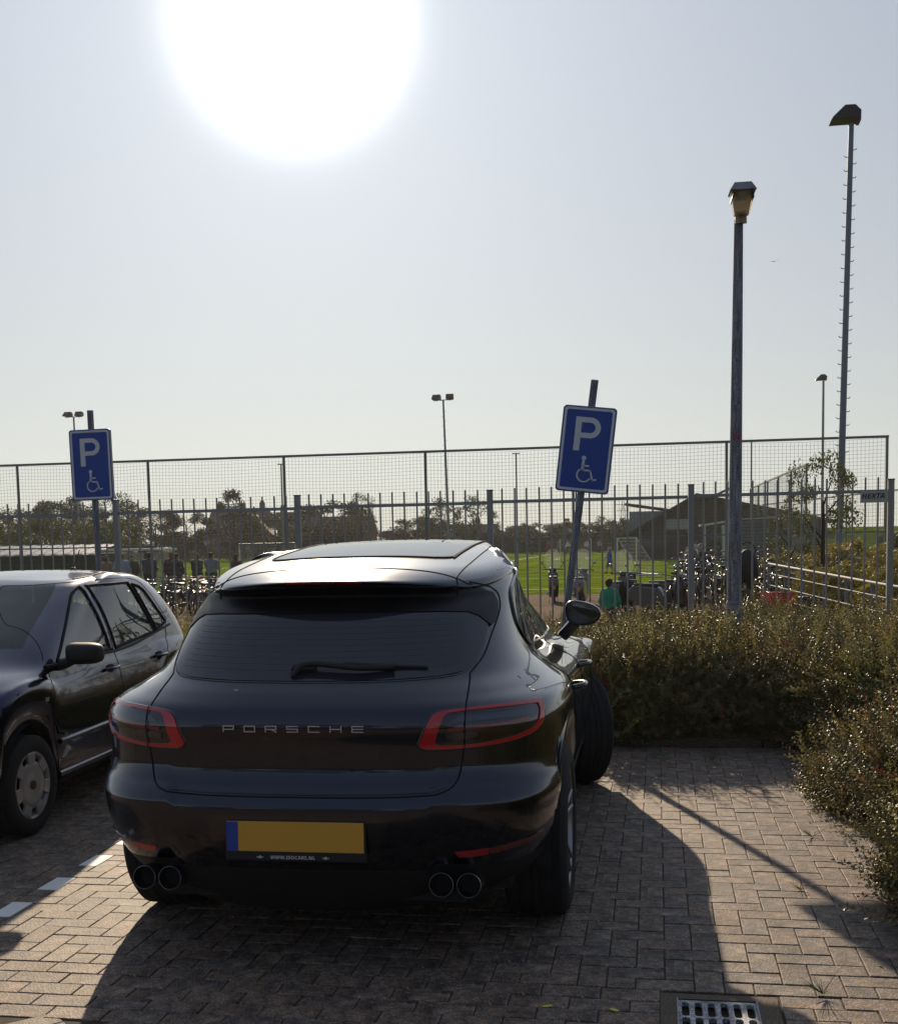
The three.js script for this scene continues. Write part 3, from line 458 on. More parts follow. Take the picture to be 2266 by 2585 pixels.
  // tail lights
  for (const s of [1, -1]) {
    const F = p => { const q = p.map(([x, y]) => [x * s, y]); return s > 0 ? q : q.reverse(); };
    const outer = curvePts([[.447, .872], [.462, .855], [.50, .850], [.62, .852], [.75, .862], [.835, .880], [.874, .906], [.886, .945], [.880, .985], [.862, .999], [.78, 1.001], [.68, 1.000], [.57, .994], [.512, .985], [.487, .963], [.462, .905]], 110, true);
    const hole = curvePts([[.508, .880], [.528, .868], [.62, .866], [.75, .878], [.828, .896], [.860, .918], [.869, .95], [.864, .977], [.842, .987], [.70, .989], [.58, .984], [.545, .975], [.526, .935]], 90, true);
    const L = new THREE.Group(); L.name = 'tail_light'; suv.add(L);
    mesh('lamp_housing', patch(rear, F(outer), .004, null, .02, .012), M.smokeLens, L);
    mesh('red_ring', patch(rear, F(outer.map(([x, y]) => [.665 + (x - .665) * .985, .925 + (y - .925) * .965])), .009, F(hole).reverse(), .02, .01), M.redLens, L);
    mesh('upper_lens', patch(rear, F(roundPoly([[.562, .948], [.598, .971], [.848, .976], [.852, .955], [.70, .954]], .006)), .008, null, .02), M.greyLens, L);
    mesh('red_strip', patch(rear, F(roundPoly([[.555, .928], [.70, .934], [.83, .945], [.83, .939], [.70, .926], [.556, .920]], .003)), .008, null, .02), M.darkRed, L);
    mesh('lower_lens', patch(rear, F(roundPoly([[.545, .908], [.66, .912], [.66, .892], [.55, .886]], .006)), .008, null, .02), phy(.05, .045, .04, { roughness: .15, clearcoat: 1, metalness: .3 }), L);
    mesh('lamp_seam', strip(rear, F([[.613, .850], [.615, .92], [.616, .997]]), .005, .0095, 12), M.gapBlack, L); mesh('lamp_trim', strip(rear, F(outer), .009, .002, 160, true), M.blackGloss, L);
    // bumper reflector with its dim extension round the corner
    mesh('reflector', patch(rear, F(roundPoly([[.578, .473], [.590, .448], [.690, .451], [.700, .477]], .004)), .004, null, .02), phy(.40, .015, .015, { roughness: .35, clearcoat: .6 }), suv);
    mesh('marker_light', patch(rear, F(roundPoly([[.703, .477], [.693, .452], [.80, .461], [.875, .481], [.885, .497], [.80, .485]], .004)), .003, null, .02), phy(.15, .028, .016, { roughness: .25, clearcoat: .8 }), suv);
    // twin exhaust tips
    for (const x of [.527, .630]) { const e = new THREE.Group(); e.name = 'exhaust_pipe'; suv.add(e); e.position.set(s * x, .345, -.125); e.scale.setScalar(.86);
      const lat = new THREE.LatheGeometry([[.040, -.10], [.052, -.06], [.054, .055], [.0525, .062], [.0500, .060], [.0485, .04], [.047, -.09]].map(p => new THREE.Vector2(...p)), 40); lat.rotateX(Math.PI / 2); lat.rotateX(-.12); mesh('tail_pipe', lat, std(.30, .30, .31, .25, 1), e);
      const c = new THREE.CircleGeometry(.049, 32); c.translate(0, 0, -.02); mesh('pipe_bore', c, M.interior, e); }
    wheel(suv, s * .822, -.94, .37, .275, .262, 5, 0, s); wheel(suv, s * .815, -3.747, .368, .255, .255, 5, R(27), s);
    const lip = [...Array(33)].map((_, i) => { const a = -.18 + (Math.PI + .36) * i / 32, z = -.94 - .428 * Math.cos(a), y = .37 + .428 * Math.sin(a), h = (s > 0 ? right : left)(z, Math.max(y + .012, .3)); return h ? [h.p[0] - s * .004, y, z] : null; }).filter(Boolean); if (lip.length > 6) mesh('arch_lip', tube(lip, .008, 60, 6), M.suvPaint, suv);
    const lip2 = [...Array(33)].map((_, i) => { const a = -.18 + (Math.PI + .36) * i / 32, z = -3.747 - .428 * Math.cos(a), y = .37 + .428 * Math.sin(a), h = (s > 0 ? right : left)(z, Math.max(y + .012, .3)); return h ? [h.p[0] - s * .004, y, z] : null; }).filter(Boolean); if (lip2.length > 6) mesh('arch_lip', tube(lip2, .008, 60, 6), M.suvPaint, suv);
  }
  // number plate with its carrier
  { const p = new THREE.Group(); p.name = 'number_plate'; suv.add(p); const z0 = rear(.0, .54).p[2] + .016; p.position.set(0, .5375, z0); p.rotation.x = -.03;
    mesh('plate_carrier', rbox(.535, .150, .014, .006, 0, -.012, -.004), M.blackPlastic, p);
    mesh('plate_board', rbox(.520, .112, .004, .0018, 0, .006, .0055), M.plateYellow, p);
    mesh('blue_band', rbox(.044, .110, .0012, .0004, -.238, .006, .0085), M.plateBlue, p);
    mesh('carrier_print', [text('WWW.ISOCARS.NL', .0125, .0006).scale(1.12, 1, 1).translate(-.01, -.0715, .0034), ...[-.135, .115].map(x => new THREE.CylinderGeometry(.0055, .0055, .001, 14).rotateX(Math.PI / 2).translate(x, -.0715, .0034)), ...[-.135, .115].map(x => box(.026, .003, .001, x, -.0715, .0034))], M.whitePrint, p);
    mesh('plate_recess', patch(rear, roundPoly([[-.345, .615], [.345, .615], [.315, .450], [-.315, .450]], .03), .0015, null, .03), M.blackGloss, suv); }
  // lettering on the lid
  { const W = .041, H = .021, t = .0052, P = { P: [[0, 0, 0, 1], [0, 1, 1, 1], [1, 1, 1, .42], [1, .42, 0, .42]], O: [[0, 0, 0, 1], [0, 1, 1, 1], [1, 1, 1, 0], [1, 0, 0, 0]], R: [[0, 0, 0, 1], [0, 1, 1, 1], [1, 1, 1, .45], [1, .45, 0, .45], [.55, .45, 1, 0]], S: [[1, 1, 0, 1], [0, 1, 0, .52], [0, .52, 1, .52], [1, .52, 1, 0], [1, 0, 0, 0]], C: [[1, 1, 0, 1], [0, 1, 0, 0], [0, 0, 1, 0]], H: [[0, 0, 0, 1], [1, 0, 1, 1], [0, .5, 1, .5]], E: [[1, 1, 0, 1], [0, .52, 1, .52], [0, 0, 1, 0], [0, 0, 0, 1]] };
    const g = []; [...'PORSCHE'].forEach((ch, i) => { const x0 = -.266 - W / 2 + i * .0826, y0 = .9215; for (const [a, b, c, d] of P[ch]) { const A = [x0 + a * W, y0 + b * H], B = [x0 + c * W, y0 + d * H], h = rear((A[0] + B[0]) / 2, (A[1] + B[1]) / 2); const hor = Math.abs(A[1] - B[1]) < .001, l = Math.hypot(A[0] - B[0], A[1] - B[1]) + t * .8; const q = rbox(l, hor ? t * .8 : t, .006, .0012); q.rotateZ(Math.atan2(B[1] - A[1], B[0] - A[0])); q.translate((A[0] + B[0]) / 2, (A[1] + B[1]) / 2, h.p[2] + .007); g.push(q); } });
    mesh('lettering', g, M.chrome, suv); }
}
function clipLow(g, y) { g = g.index ? g.toNonIndexed() : g; const p = g.attributes.position.array, out = []; for (let i = 0; i < p.length; i += 9) if ((p[i + 1] + p[i + 4] + p[i + 7]) / 3 > y) out.push(...p.slice(i, i + 9)); const h = new THREE.BufferGeometry(); h.setAttribute('position', new THREE.Float32BufferAttribute(out, 3)); h.computeVertexNormals(); return h; }
// ---------------------------------------------------------------- the dark blue hatchback, nose towards the lane
const hatch = thing('parked_hatchback', 'dark blue five door hatchback with plain silver wheel covers in the next bay', 'car', [-3.175, 0, -5.154], Math.PI + R(3.6));
{
  const r = (zr, w, y, zf, o = {}) => ({ zr, wq: w, wm: o.wm ?? w, wf: o.wf ?? w, y, zf, nr: 3.4, nf: 3.0, Dr: .7, Df: .8, ...o });
  const rows = [
    r(-.10, .74, [.20, .20, .20, .20, .20, .19], -3.86),
    r(-.04, .79, [.29, .29, .28, .28, .28, .27], -3.93),
    r(-.01, .808, [.42, .42, .42, .42, .42, .40], -3.96),
    r(0, .818, [.54, .54, .54, .54, .54, .52], -3.96),
    r(-.01, .822, [.66, .66, .66, .66, .66, .61], -3.93),
    r(-.02, .807, [.78, .78, .78, .77, .77, .70], -3.86),
    r(.04, .789, [.87, .87, .87, .85, .84, .78], -3.62, { wf: .785 }),
    r(.02, .768, [.95, .95, .945, .915, .93, .985], -3.02, { wf: .77, Df: .45, nf: 3.3 }),
    r(-.07, .742, [1.07, 1.07, 1.06, 1.05, 1.06, 1.10], -2.78, { wf: .73, Df: .45, nf: 3.3 }),
    r(-.20, .708, [1.19, 1.19, 1.19, 1.19, 1.185, 1.215], -2.52, { wf: .69, Df: .45, nf: 3.3 }),
    r(-.34, .670, [1.30, 1.30, 1.315, 1.32, 1.305, 1.325], -2.27, { wf: .65, Df: .45, nf: 3.3 }),
    r(-.46, .636, [1.365, 1.365, 1.385, 1.40, 1.375, 1.385], -2.13, { wf: .61, Df: .45, nf: 3.3 }),
    r(-.54, .606, [1.392, 1.388, 1.415, 1.43, 1.40, 1.405], -2.06, { wf: .58, Df: .45, nf: 3.3 }),
    r(-.62, .55, [1.412, 1.408, 1.432, 1.45, 1.42, 1.42], -2.0, { wf: .53, Df: .45 }),
    r(-.8, .40, [1.45, 1.448, 1.456, 1.462, 1.445, 1.44], -1.9, { wf: .38 }),
    r(-1.1, .2, [1.465, 1.465, 1.467, 1.468, 1.46, 1.458], -1.8, { wf: .18 }),
    r(-1.3, 0, [1.47, 1.47, 1.47, 1.47, 1.468, 1.468], -1.65),
  ];
  const arches = [{ z: -.70, y: .29, r: .335 }, { z: -3.16, y: .29, r: .335 }];
  const crown = z => pchip([-2.4, -2.05, -1.8, -1.4, -1.0, -.7, -.4, -.2], [1.33, 1.410, 1.442, 1.466, 1.459, 1.432, 1.372, 1.31], [z])[0];
  const S = carShell(rows, { nu: 110, sub: 6, arches, archTop: .93, sill: .20, roof: (x, z) => crown(z) - .05 * Math.pow(x / .6, 2.4), roofRows: [12, 14] });
  shellGeometry(S, () => false);
  const left = projector(S, 'side-'), right = projector(S, 'side+');
  const wins = [
    roundPoly([[-2.62, .935, .02], [-2.69, .945, .02], [-2.31, 1.19, .2], [-2.08, 1.325, .10], [-1.94, 1.366, .03], [-1.855, .935, .02]], .03),
    roundPoly([[-1.755, .94, .02], [-1.845, 1.365, .03], [-1.20, 1.364, .04], [-.965, .99, .02]], .03),
    roundPoly([[-.92, 1.0, .02], [-1.14, 1.352, .03], [-.98, 1.325, .08], [-.70, 1.045, .04]], .03)];
  const cut = wins.map(w => { const cx = w.reduce((a, p) => a + p[0], 0) / w.length, cy = w.reduce((a, p) => a + p[1], 0) / w.length; return w.map(p => [cx + (p[0] - cx) * .955, cy + (p[1] - cy) * .955]); });
  const screen = (row, u) => Math.abs(u) > .80 && row >= 7.2 && row < 11, back = (row, u) => Math.abs(u) < .17 && row >= 7.6 && row < 10.8;
  mesh('body', shellGeometry(S, (c, row, u) => row >= 1 && !screen(row, u) && !back(row, u) && !(Math.abs(c[0]) > .60 && cut.some(w => inside(w, c[2], c[1])))), M.bluePaint, hatch);
  mesh('lower_trim', shellGeometry(S, (c, row) => row < 1), M.blackPlastic, hatch);
  mesh('windscreen', shellGeometry(S, (c, row, u) => screen(row, u)), phy(.38, .43, .42, { roughness: 0, transmission: 1, thickness: 0, ior: 1.5 }), hatch);
  mesh('rear_window', shellGeometry(S, (c, row, u) => back(row, u)), M.glass, hatch);
  const sideGlass = phy(.72, .82, .82, { roughness: 0, transmission: 1, thickness: 0, ior: 1.9 });
  const gapBlack = [];
  for (const [s, pr] of [[1, right], [-1, left]]) {
    wins.forEach((w, k) => { mesh('side_window', patchThin(pr, w.map(p => p), -.004), sideGlass, hatch); mesh('window_seal', strip(pr, w, .022, -.001, 160, true), M.gapBlack, hatch); });
    mesh('waist_strip', strip(pr, [[-2.85, .925], [-2.2, .922], [-1.5, .93], [-.62, 1.02]], .018, .002, 60), M.blackPlastic, hatch);
    for (const d of [[[-2.83, .93], [-2.86, .80], [-2.88, .6], [-2.83, .40], [-2.80, .27]], [[-1.87, 1.37], [-1.83, 1.15], [-1.80, .93], [-1.80, .6], [-1.81, .27]], [[-.68, 1.06], [-.78, .93], [-.88, .82], [-1.02, .62], [-1.10, .42], [-1.12, .27]], [[-2.82, .96], [-2.54, 1.22], [-2.24, 1.355], [-1.9, 1.395], [-1.1, 1.388], [-.86, 1.28], [-.66, 1.06]]]) gapBlack.push(strip(pr, d, .007, -.001, 70));
    mesh('side_moulding', [[[-2.80, .475], [-1.85, .475]], [[-1.77, .475], [-1.12, .475]]].map(([a, b]) => { const g = strip(pr, [a, [(a[0] + b[0]) / 2, .475], b], .034, .002, 30); return g; }), M.bluePaint, hatch);
    const hs = []; for (const z0 of [-1.95, -1.02]) { const h = pr(z0, .815); const hg = new THREE.Group(); hg.name = 'door_handle'; hatch.add(hg); mesh('handle_cup', new THREE.SphereGeometry(1, 20, 12).scale(.010, .034, .075).translate(h.p[0] - s * .003, .815, z0), M.gapBlack, hg); mesh('handle_grip', tube([[h.p[0], .820, z0 + .09], [h.p[0] + s * .034, .825, z0 + .06], [h.p[0] + s * .036, .823, z0 - .06], [h.p[0], .818, z0 - .09]], .012, 24, 8), M.bluePaint, hg); }
    const mm = new THREE.Group(); mm.name = 'door_mirror'; mm.position.set(s * .93, .985, -2.66); hatch.add(mm);
    const sph = new THREE.SphereGeometry(1, 28, 18), pp = sph.attributes.position; for (let i = 0; i < pp.count; i++) { const x = pp.getX(i), y = pp.getY(i), z = pp.getZ(i), f = (v, e) => Math.sign(v) * Math.pow(Math.abs(v), e); pp.setXYZ(i, f(x, .5) * .115, f(y, .55) * .065 * (1 - .12 * x * s), (z > 0 ? Math.min(z, .3) : z) * .08); } sph.computeVertexNormals(); mesh('mirror_shell', sph, M.blackPlastic, mm);
    mesh('mirror_glass', box(.19, .10, .004, 0, 0, .026), std(.4, .42, .44, .03, 1), mm);
    mesh('mirror_foot', tube([[-s * .165, -.075, -.02], [-s * .12, -.06, -.02], [-s * .06, -.03, -.02]], .030, 12, 8), M.blackPlastic, mm);
    mesh('indicator', patch(pr, roundPoly([[-2.99, .735], [-2.95, .735], [-2.95, .76], [-2.99, .76]], .006), .004), phy(.35, .33, .30, { roughness: .2, clearcoat: 1 }), hatch);
    for (const a of arches) { mesh('wheel_housing', [new THREE.CylinderGeometry(a.r + .003, a.r + .003, .30, 40, 1, true).rotateZ(Math.PI / 2).translate(s * .645, a.y, a.z), new THREE.CircleGeometry(a.r + .003, 40).rotateY(Math.PI / 2).translate(s * .5, a.y, a.z)].map(q => clipLow(q, .22)), M.interior, hatch); }
    wheel(hatch, s * .722, -.70, .284, .175, .186, 0, 0, s, true); wheel(hatch, s * .722, -3.16, .284, .175, .186, 0, R(-4), s, true);
    mesh('headlight', patch(projector(S, 'front'), roundPoly([[s * .40, .63], [s * .74, .66], [s * .70, .53], [s * .42, .50]].map(p => p), .04), .004, null, .04), phy(.5, .5, .5, { roughness: .1, clearcoat: 1 }), hatch);
    mesh('roof_strip', strip(projector(S, 'top'), [[s * .53, -.62], [s * .545, -1.2], [s * .53, -1.85]], .014, 0, 50), M.blackPlastic, hatch);
    mesh('sill_strip', strip(pr, [[-2.80, .27], [-1.9, .262], [-1.06, .27]], .05, -.006, 40), M.bluePaint, hatch);
  }
  mesh('panel_gap_shade', gapBlack, M.gapBlack, hatch);  // shade of the open door gaps, laid on as black cords
  mesh('underbody', [box(1.25, .1, 3.3, 0, .27, -1.95), box(1.0, .12, .5, 0, .36, -3.6)], M.interior, hatch);
  // cabin
  mesh('cabin_floor', [box(1.40, .5, 2.2, 0, .55, -1.7), box(1.36, .1, .5, 0, .88, -2.75)], M.interior, hatch);
  for (const [x, z] of [[-.36, -1.95], [.36, -1.95]]) { const q = new THREE.Group(); q.name = 'front_seat'; hatch.add(q); mesh('seat_back', rbox(.46, .56, .12, .05, 0, 0, 0).rotateX(.22).translate(x, .98, z + .05), M.fabric, q); mesh('head_rest', rbox(.27, .18, .10, .05, x, 1.31, z + .16), M.fabric, q); }
  mesh('rear_bench', rbox(1.2, .45, .14, .06, 0, .97, -.88), M.fabric, hatch); for (const x of [-.38, .38]) mesh('rear_head_rest', rbox(.26, .15, .09, .04, x, 1.24, -.83), M.fabric, hatch);
  mesh('steering_wheel', new THREE.TorusGeometry(.18, .015, 8, 32).rotateX(-.5).translate(-.36, .98, -2.42), M.blackPlastic, hatch);
  mesh('aerial', [bar([0, 1.455, -.62], [0, 1.60, -.48], .004), new THREE.SphereGeometry(.02, 12, 8).scale(1, .8, 1.6).translate(0, 1.455, -.62)], M.blackPlastic, hatch);
}
function patchThin(pr, outline, off) { return patch(pr, outline, off, null, .05, 0); }
// ---------------------------------------------------------------- signs, lamps, masts
const galv = std(.43, .46, .52, .55, .2, { map: speck }), galvDark = std(.20, .215, .235, .55, .2), greenMetal = std(.12, .14, .13, .5, .2), darkSteel = std(.045, .047, .05, .5, .5);
const signBlue = std(.012, .055, .30, .45), signWhite = std(.60, .61, .62, .45), signBack = std(.30, .31, .32, .5, .6);
function parkingSign(label, p, lean, tilt, height, bottom) {
  const t = thing('disabled_parking_sign', label, 'sign', p); t.rotation.z = lean;
  mesh('post', [cyl(.031, .031, height, 0, -.45, 0, 20)], galv, t);
  mesh('post_cap', cyl(.033, .030, .012, 0, height - .45, 0, 20), galvDark, t);
  const s = new THREE.Group(); s.name = 'sign_board'; s.position.set(0, bottom + .335, .045); s.rotation.z = tilt; s.scale.set(1.08, 1.05, 1); t.add(s);
  const rect = (w, h, r) => { const q = new THREE.Shape(); q.moveTo(-w + r, -h); q.lineTo(w - r, -h); q.absarc(w - r, -h + r, r, -Math.PI / 2, 0); q.lineTo(w, h - r); q.absarc(w - r, h - r, r, 0, Math.PI / 2); q.lineTo(-w + r, h); q.absarc(-w + r, h - r, r, Math.PI / 2, Math.PI); q.lineTo(-w, -h + r); q.absarc(-w + r, -h + r, r, Math.PI, 1.5 * Math.PI); return q; };
  mesh('board', new THREE.ExtrudeGeometry(rect(.200, .330, .025), { depth: .026, bevelEnabled: true, bevelSize: .003, bevelThickness: .003, bevelSegments: 2 }).translate(0, 0, -.029), signBack, s);
  mesh('blue_face', new THREE.ShapeGeometry(rect(.198, .328, .024)).translate(0, 0, .0012), signBlue, s);
  const rim = rect(.190, .320, .022); rim.holes.push(new THREE.Path(rect(.172, .302, .016).getPoints(6).reverse())); mesh('white_border', new THREE.ExtrudeGeometry(rim, { depth: .0012, bevelEnabled: false }).translate(0, 0, .0016), signWhite, s);
  // the letter P
  const P = new THREE.Shape(); P.moveTo(-.098, -.012); P.lineTo(-.052, -.012); P.lineTo(-.052, .088); P.lineTo(.015, .088); P.absarc(.015, .168, .080, -Math.PI / 2, Math.PI / 2); P.lineTo(-.098, .248); P.closePath();
  const h = new THREE.Path(); h.moveTo(-.052, .128); h.lineTo(-.052, .208); h.lineTo(.015, .208); h.absarc(.015, .168, .040, Math.PI / 2, -Math.PI / 2, true); h.closePath(); P.holes.push(h);
  mesh('letter', new THREE.ExtrudeGeometry(P, { depth: .0012, bevelEnabled: false, curveSegments: 16 }).translate(0, 0, .0016), signWhite, s);
  // wheelchair symbol
  const seg = (a, b, w) => { const l = Math.hypot(b[0] - a[0], b[1] - a[1]); return new THREE.BoxGeometry(l + w * .7, w, .0012).rotateZ(Math.atan2(b[1] - a[1], b[0] - a[0])).translate((a[0] + b[0]) / 2, (a[1] + b[1]) / 2, .0022); };
  const cx = .004, cy = -.170, g = [new THREE.TorusGeometry(.052, .0065, 4, 40, Math.PI * 1.18).rotateZ(Math.PI * .70).scale(1, 1, .1).translate(cx, cy - .028, .0022), new THREE.CircleGeometry(.0175, 24).translate(cx - .012, cy + .105, .0024), seg([cx - .013, cy + .080], [cx - .016, cy + .010], .020), seg([cx - .014, cy + .045], [cx + .030, cy + .045], .012), seg([cx - .018, cy + .010], [cx + .045, cy + .010], .013), seg([cx + .045, cy + .010], [cx + .068, cy - .062], .013), seg([cx + .066, cy - .064], [cx + .094, cy - .056], .012)];
  mesh('wheelchair_symbol', g, signWhite, s);
  for (const y of [-.2, .2]) mesh('clamp', [box(.10, .03, .012, 0, bottom + .335 + y, .008), cyl(.038, .038, .03, 0, bottom + .32 + y, 0, 16)], galvDark, t);
  return t;
}
parkingSign('leaning blue disabled parking sign on a grey post beyond the SUV bonnet', [.43, 0, -5.9], R(-7.6), R(.8), 3.36, 2.02);
parkingSign('upright blue disabled parking sign behind the dark blue hatchback', [-4.20, 0, -7.2], R(.5), R(.2), 3.41, 2.10);
{ // street lamp
  const l = thing('street_lamp', 'thick grey street lamp post with boxy head rising from the hedge', 'street lamp', [2.10, 0, -8.8]); l.rotation.z = R(-.5);
  mesh('post', [cyl(.088, .086, 1.0, 0, -.1, 0, 24), cyl(.074, .046, 3.92, 0, .88, 0, 24), cyl(.086, .074, .03, 0, .9, 0, 24)], std(.42, .44, .49, .55, .15, { map: speck }), l);
  mesh('band', cyl(.090, .090, .04, 0, .84, 0, 24), galvDark, l);
  const h = new THREE.Group(); h.name = 'lamp_head'; h.position.set(.02, 4.84, .05); h.rotation.x = R(6); h.scale.set(1.1, .80, 1.0); l.add(h);
  const prof = new THREE.Shape(); prof.moveTo(-.085, -.08); prof.lineTo(.085, -.08); prof.lineTo(.118, .20); prof.lineTo(.075, .33); prof.lineTo(-.075, .33); prof.lineTo(-.118, .20); prof.closePath();
  const shell = new THREE.Shape(); shell.moveTo(-.09, 0); shell.lineTo(.09, 0); shell.lineTo(.118, .17); shell.lineTo(.082, .225); shell.lineTo(-.082, .225); shell.lineTo(-.118, .17); shell.closePath();
  // canopy: tapered box leaning out over the bay
  const can = new THREE.CylinderGeometry(.105, .165, .10, 4, 1).rotateY(Math.PI / 4).scale(1, 1, 1.9).translate(0, .30, .10); mesh('canopy', can, std(.16, .165, .175, .5, .2), h);
  mesh('skirt', [box(.006, .12, .42, -.113, .20, .10).applyMatrix4(new THREE.Matrix4().makeRotationZ(-.12)), box(.006, .12, .42, .113, .20, .10).applyMatrix4(new THREE.Matrix4().makeRotationZ(.12))], darkSteel, h);
  const bowl = new THREE.CylinderGeometry(.158, .10, .26, 4, 1).rotateY(Math.PI / 4).scale(.92, 1, 1.7).translate(0, .12, .09); mesh('lamp_bowl', bowl, phy(.55, .47, .33, { roughness: .35, transmission: .45, thickness: 0 }), h);
  mesh('reflector', box(.10, .05, .20, 0, .205, .08), std(.20, .17, .12, .4, .5), h);
  mesh('spigot', cyl(.055, .05, .14, 0, -.10, 0, 16), std(.30, .25, .17, .5), h);
  const red = std(.30, .03, .02, .6); mesh('number_sticker', [text('2', .055, .002).translate(-.022, 0, 0), text('8', .055, .002).translate(.024, 0, 0)].map(g => g.translate(0, 2.62, .0655)), red, l);
}
function floodMast(label, p, h, r0, r1, heads, steps, group, s = 1) {
  const t = thing('floodlight_mast', label, 'floodlight mast', p, 0, group), m = h > 13 && steps ? std(.14, .175, .205, .5, .3) : galvDark;
  mesh('mast', [cyl(r0, r1, h, 0, 0, 0, 14)], m, t);
  if (steps) for (let k = 0; k < steps; k++) { const y = h * .30 + k * (h * .66 / steps), x = r0 + (r1 - r0) * y / h, q = k % 2 ? 1 : -1; mesh('climbing_rung', tube([[q * x * .9, y, 0], [q * (x + .09) * s, y, 0], [q * (x + .12) * s, y + .04, 0]], .014 * s, 6, 5), darkSteel, t); }
  if (heads !== 1) mesh('crossbar', box(1.9 * s, .08, .08, 0, h, 0), m, t);
  const xs = heads === 1 ? [-.12] : [-.62 * s, .62 * s];
  for (const x of xs) { const g = new THREE.Group(); g.name = 'floodlight'; g.position.set(x, h + .28 * s, 0); t.add(g); const w = .33 * s;
    const sh = new THREE.Shape(); sh.moveTo(-.55 * s, -.22 * s); sh.lineTo(.34 * s, -.20 * s); sh.lineTo(.38 * s, .04 * s); sh.lineTo(.20 * s, .22 * s); sh.lineTo(-.12 * s, .22 * s); sh.lineTo(-.50 * s, -.14 * s); sh.closePath();
    const e = new THREE.ExtrudeGeometry(sh, { depth: w * 2, bevelEnabled: true, bevelSize: .02 * s, bevelThickness: .02 * s, bevelSegments: 1 }).translate(0, 0, -w); if (heads !== 1) e.rotateY(Math.PI / 2 + (x > 0 ? .1 : -.1)); mesh('lamp_casing', e, std(.022, .023, .026, .5, .3), g);
    mesh('bracket', heads === 1 ? box(.10, .30, .5, .32, -.10, 0) : box(.08 * s, .36 * s, .08 * s, 0, -.18 * s, 0), darkSteel, g); }
  return t;
}
floodMast('tall grey floodlight mast with climbing rungs and one dark floodlight', [7.0, -.45, -36], 14.6, .118, .078, 1, 46, null, .9).rotation.z = R(-1.0);
floodMast('distant floodlight mast with twin heads above the SUV roof', [-18.7, -.45, -113], 15.6, .14, .09, 2, 22, null, 1.05).rotation.z = R(1.2);
floodMast('distant twin headed floodlight mast behind the upright parking sign', [-60.9, -.45, -120], 16.2, .14, .09, 2, 0, null, 1.05);
floodMast('slim far floodlight mast beside the tall rung mast', [15.4, -.45, -105], 15.0, .14, .09, 1, 0, null, 1.0);
// ---------------------------------------------------------------- bar fence
{
  const f = thing('bar_fence', 'long grey steel bar fence with upright pickets behind the hedge', 'fence', [0, 0, -13]);
  const fm = std(.225, .232, .228, .5, .15), post = new THREE.BoxGeometry(.08, 2.9, .08).translate(0, .86, 0), pk = mergeGeometries([new THREE.CylinderGeometry(.0125, .0125, 2.46, 8).translate(0, 1.05, 0), new THREE.SphereGeometry(.0135, 8, 6).translate(0, 2.28, 0)].map(g => g.toNonIndexed()));
  const cap = new THREE.BoxGeometry(.092, .014, .092);
  const px = [-12.35, -9.53, -6.70, -3.87, -1.03, 1.78, 4.42];
  px.forEach(x => { const p = mesh('fence_post', post, fm, f); p.position.x = x; const c = mesh('post_cap', cap, darkSteel, p); c.position.y = 2.315; });
  for (let i = 0; i < px.length - 1; i++) {
    const w = px[i + 1] - px[i]; for (const y of [2.10, .22]) mesh('rail', box(w - .09, .045, .03, (px[i] + px[i + 1]) / 2, y + .012 * i, 0), fm, f);
    for (let k = 1; k < 16; k++) { const m = mesh('picket', pk, fm, f); m.position.set(px[i] + w * k / 16, .012 * i + .006 * (hash2(i, k, 3) - .5), 0); m.rotation.z = .006 * (hash2(i, k, 4) - .5); }
  }
  const b = thing('maker_plate', 'small pale plate with black capitals fixed below the fence rail', 'sign', [4.20, 2.085, -12.965]);
  mesh('plate', rbox(.36, .155, .006, .002), std(.36, .36, .34, .6), b); mesh('lettering', text('HEXTA', .070, .002).applyMatrix4(new THREE.Matrix4().makeShear(0, 0, .22, 0, 0, 0)).translate(-.005, .012, .004), std(.01, .01, .01, .6), b);
  const g = thing('sliding_gate', 'grey steel gate leaf with close bars at the end of the fence', 'gate', [4.62, 0, -12.8]);
  mesh('gate_post', [box(.14, 2.9, .14, 0, 1.0, 0), box(.16, .02, .16, 0, 2.46, 0)], fm, g); mesh('gate_frame', [box(3, .07, .05, 1.6, 2.13, 0), box(3, .07, .05, 1.6, .25, 0), box(.07, 1.9, .05, .16, 1.2, 0)], fm, g); for (let k = 0; k < 26; k++) mesh('gate_bar', box(.022, 1.85, .022, .26 + k * .11, 1.19, 0), fm, g);
}
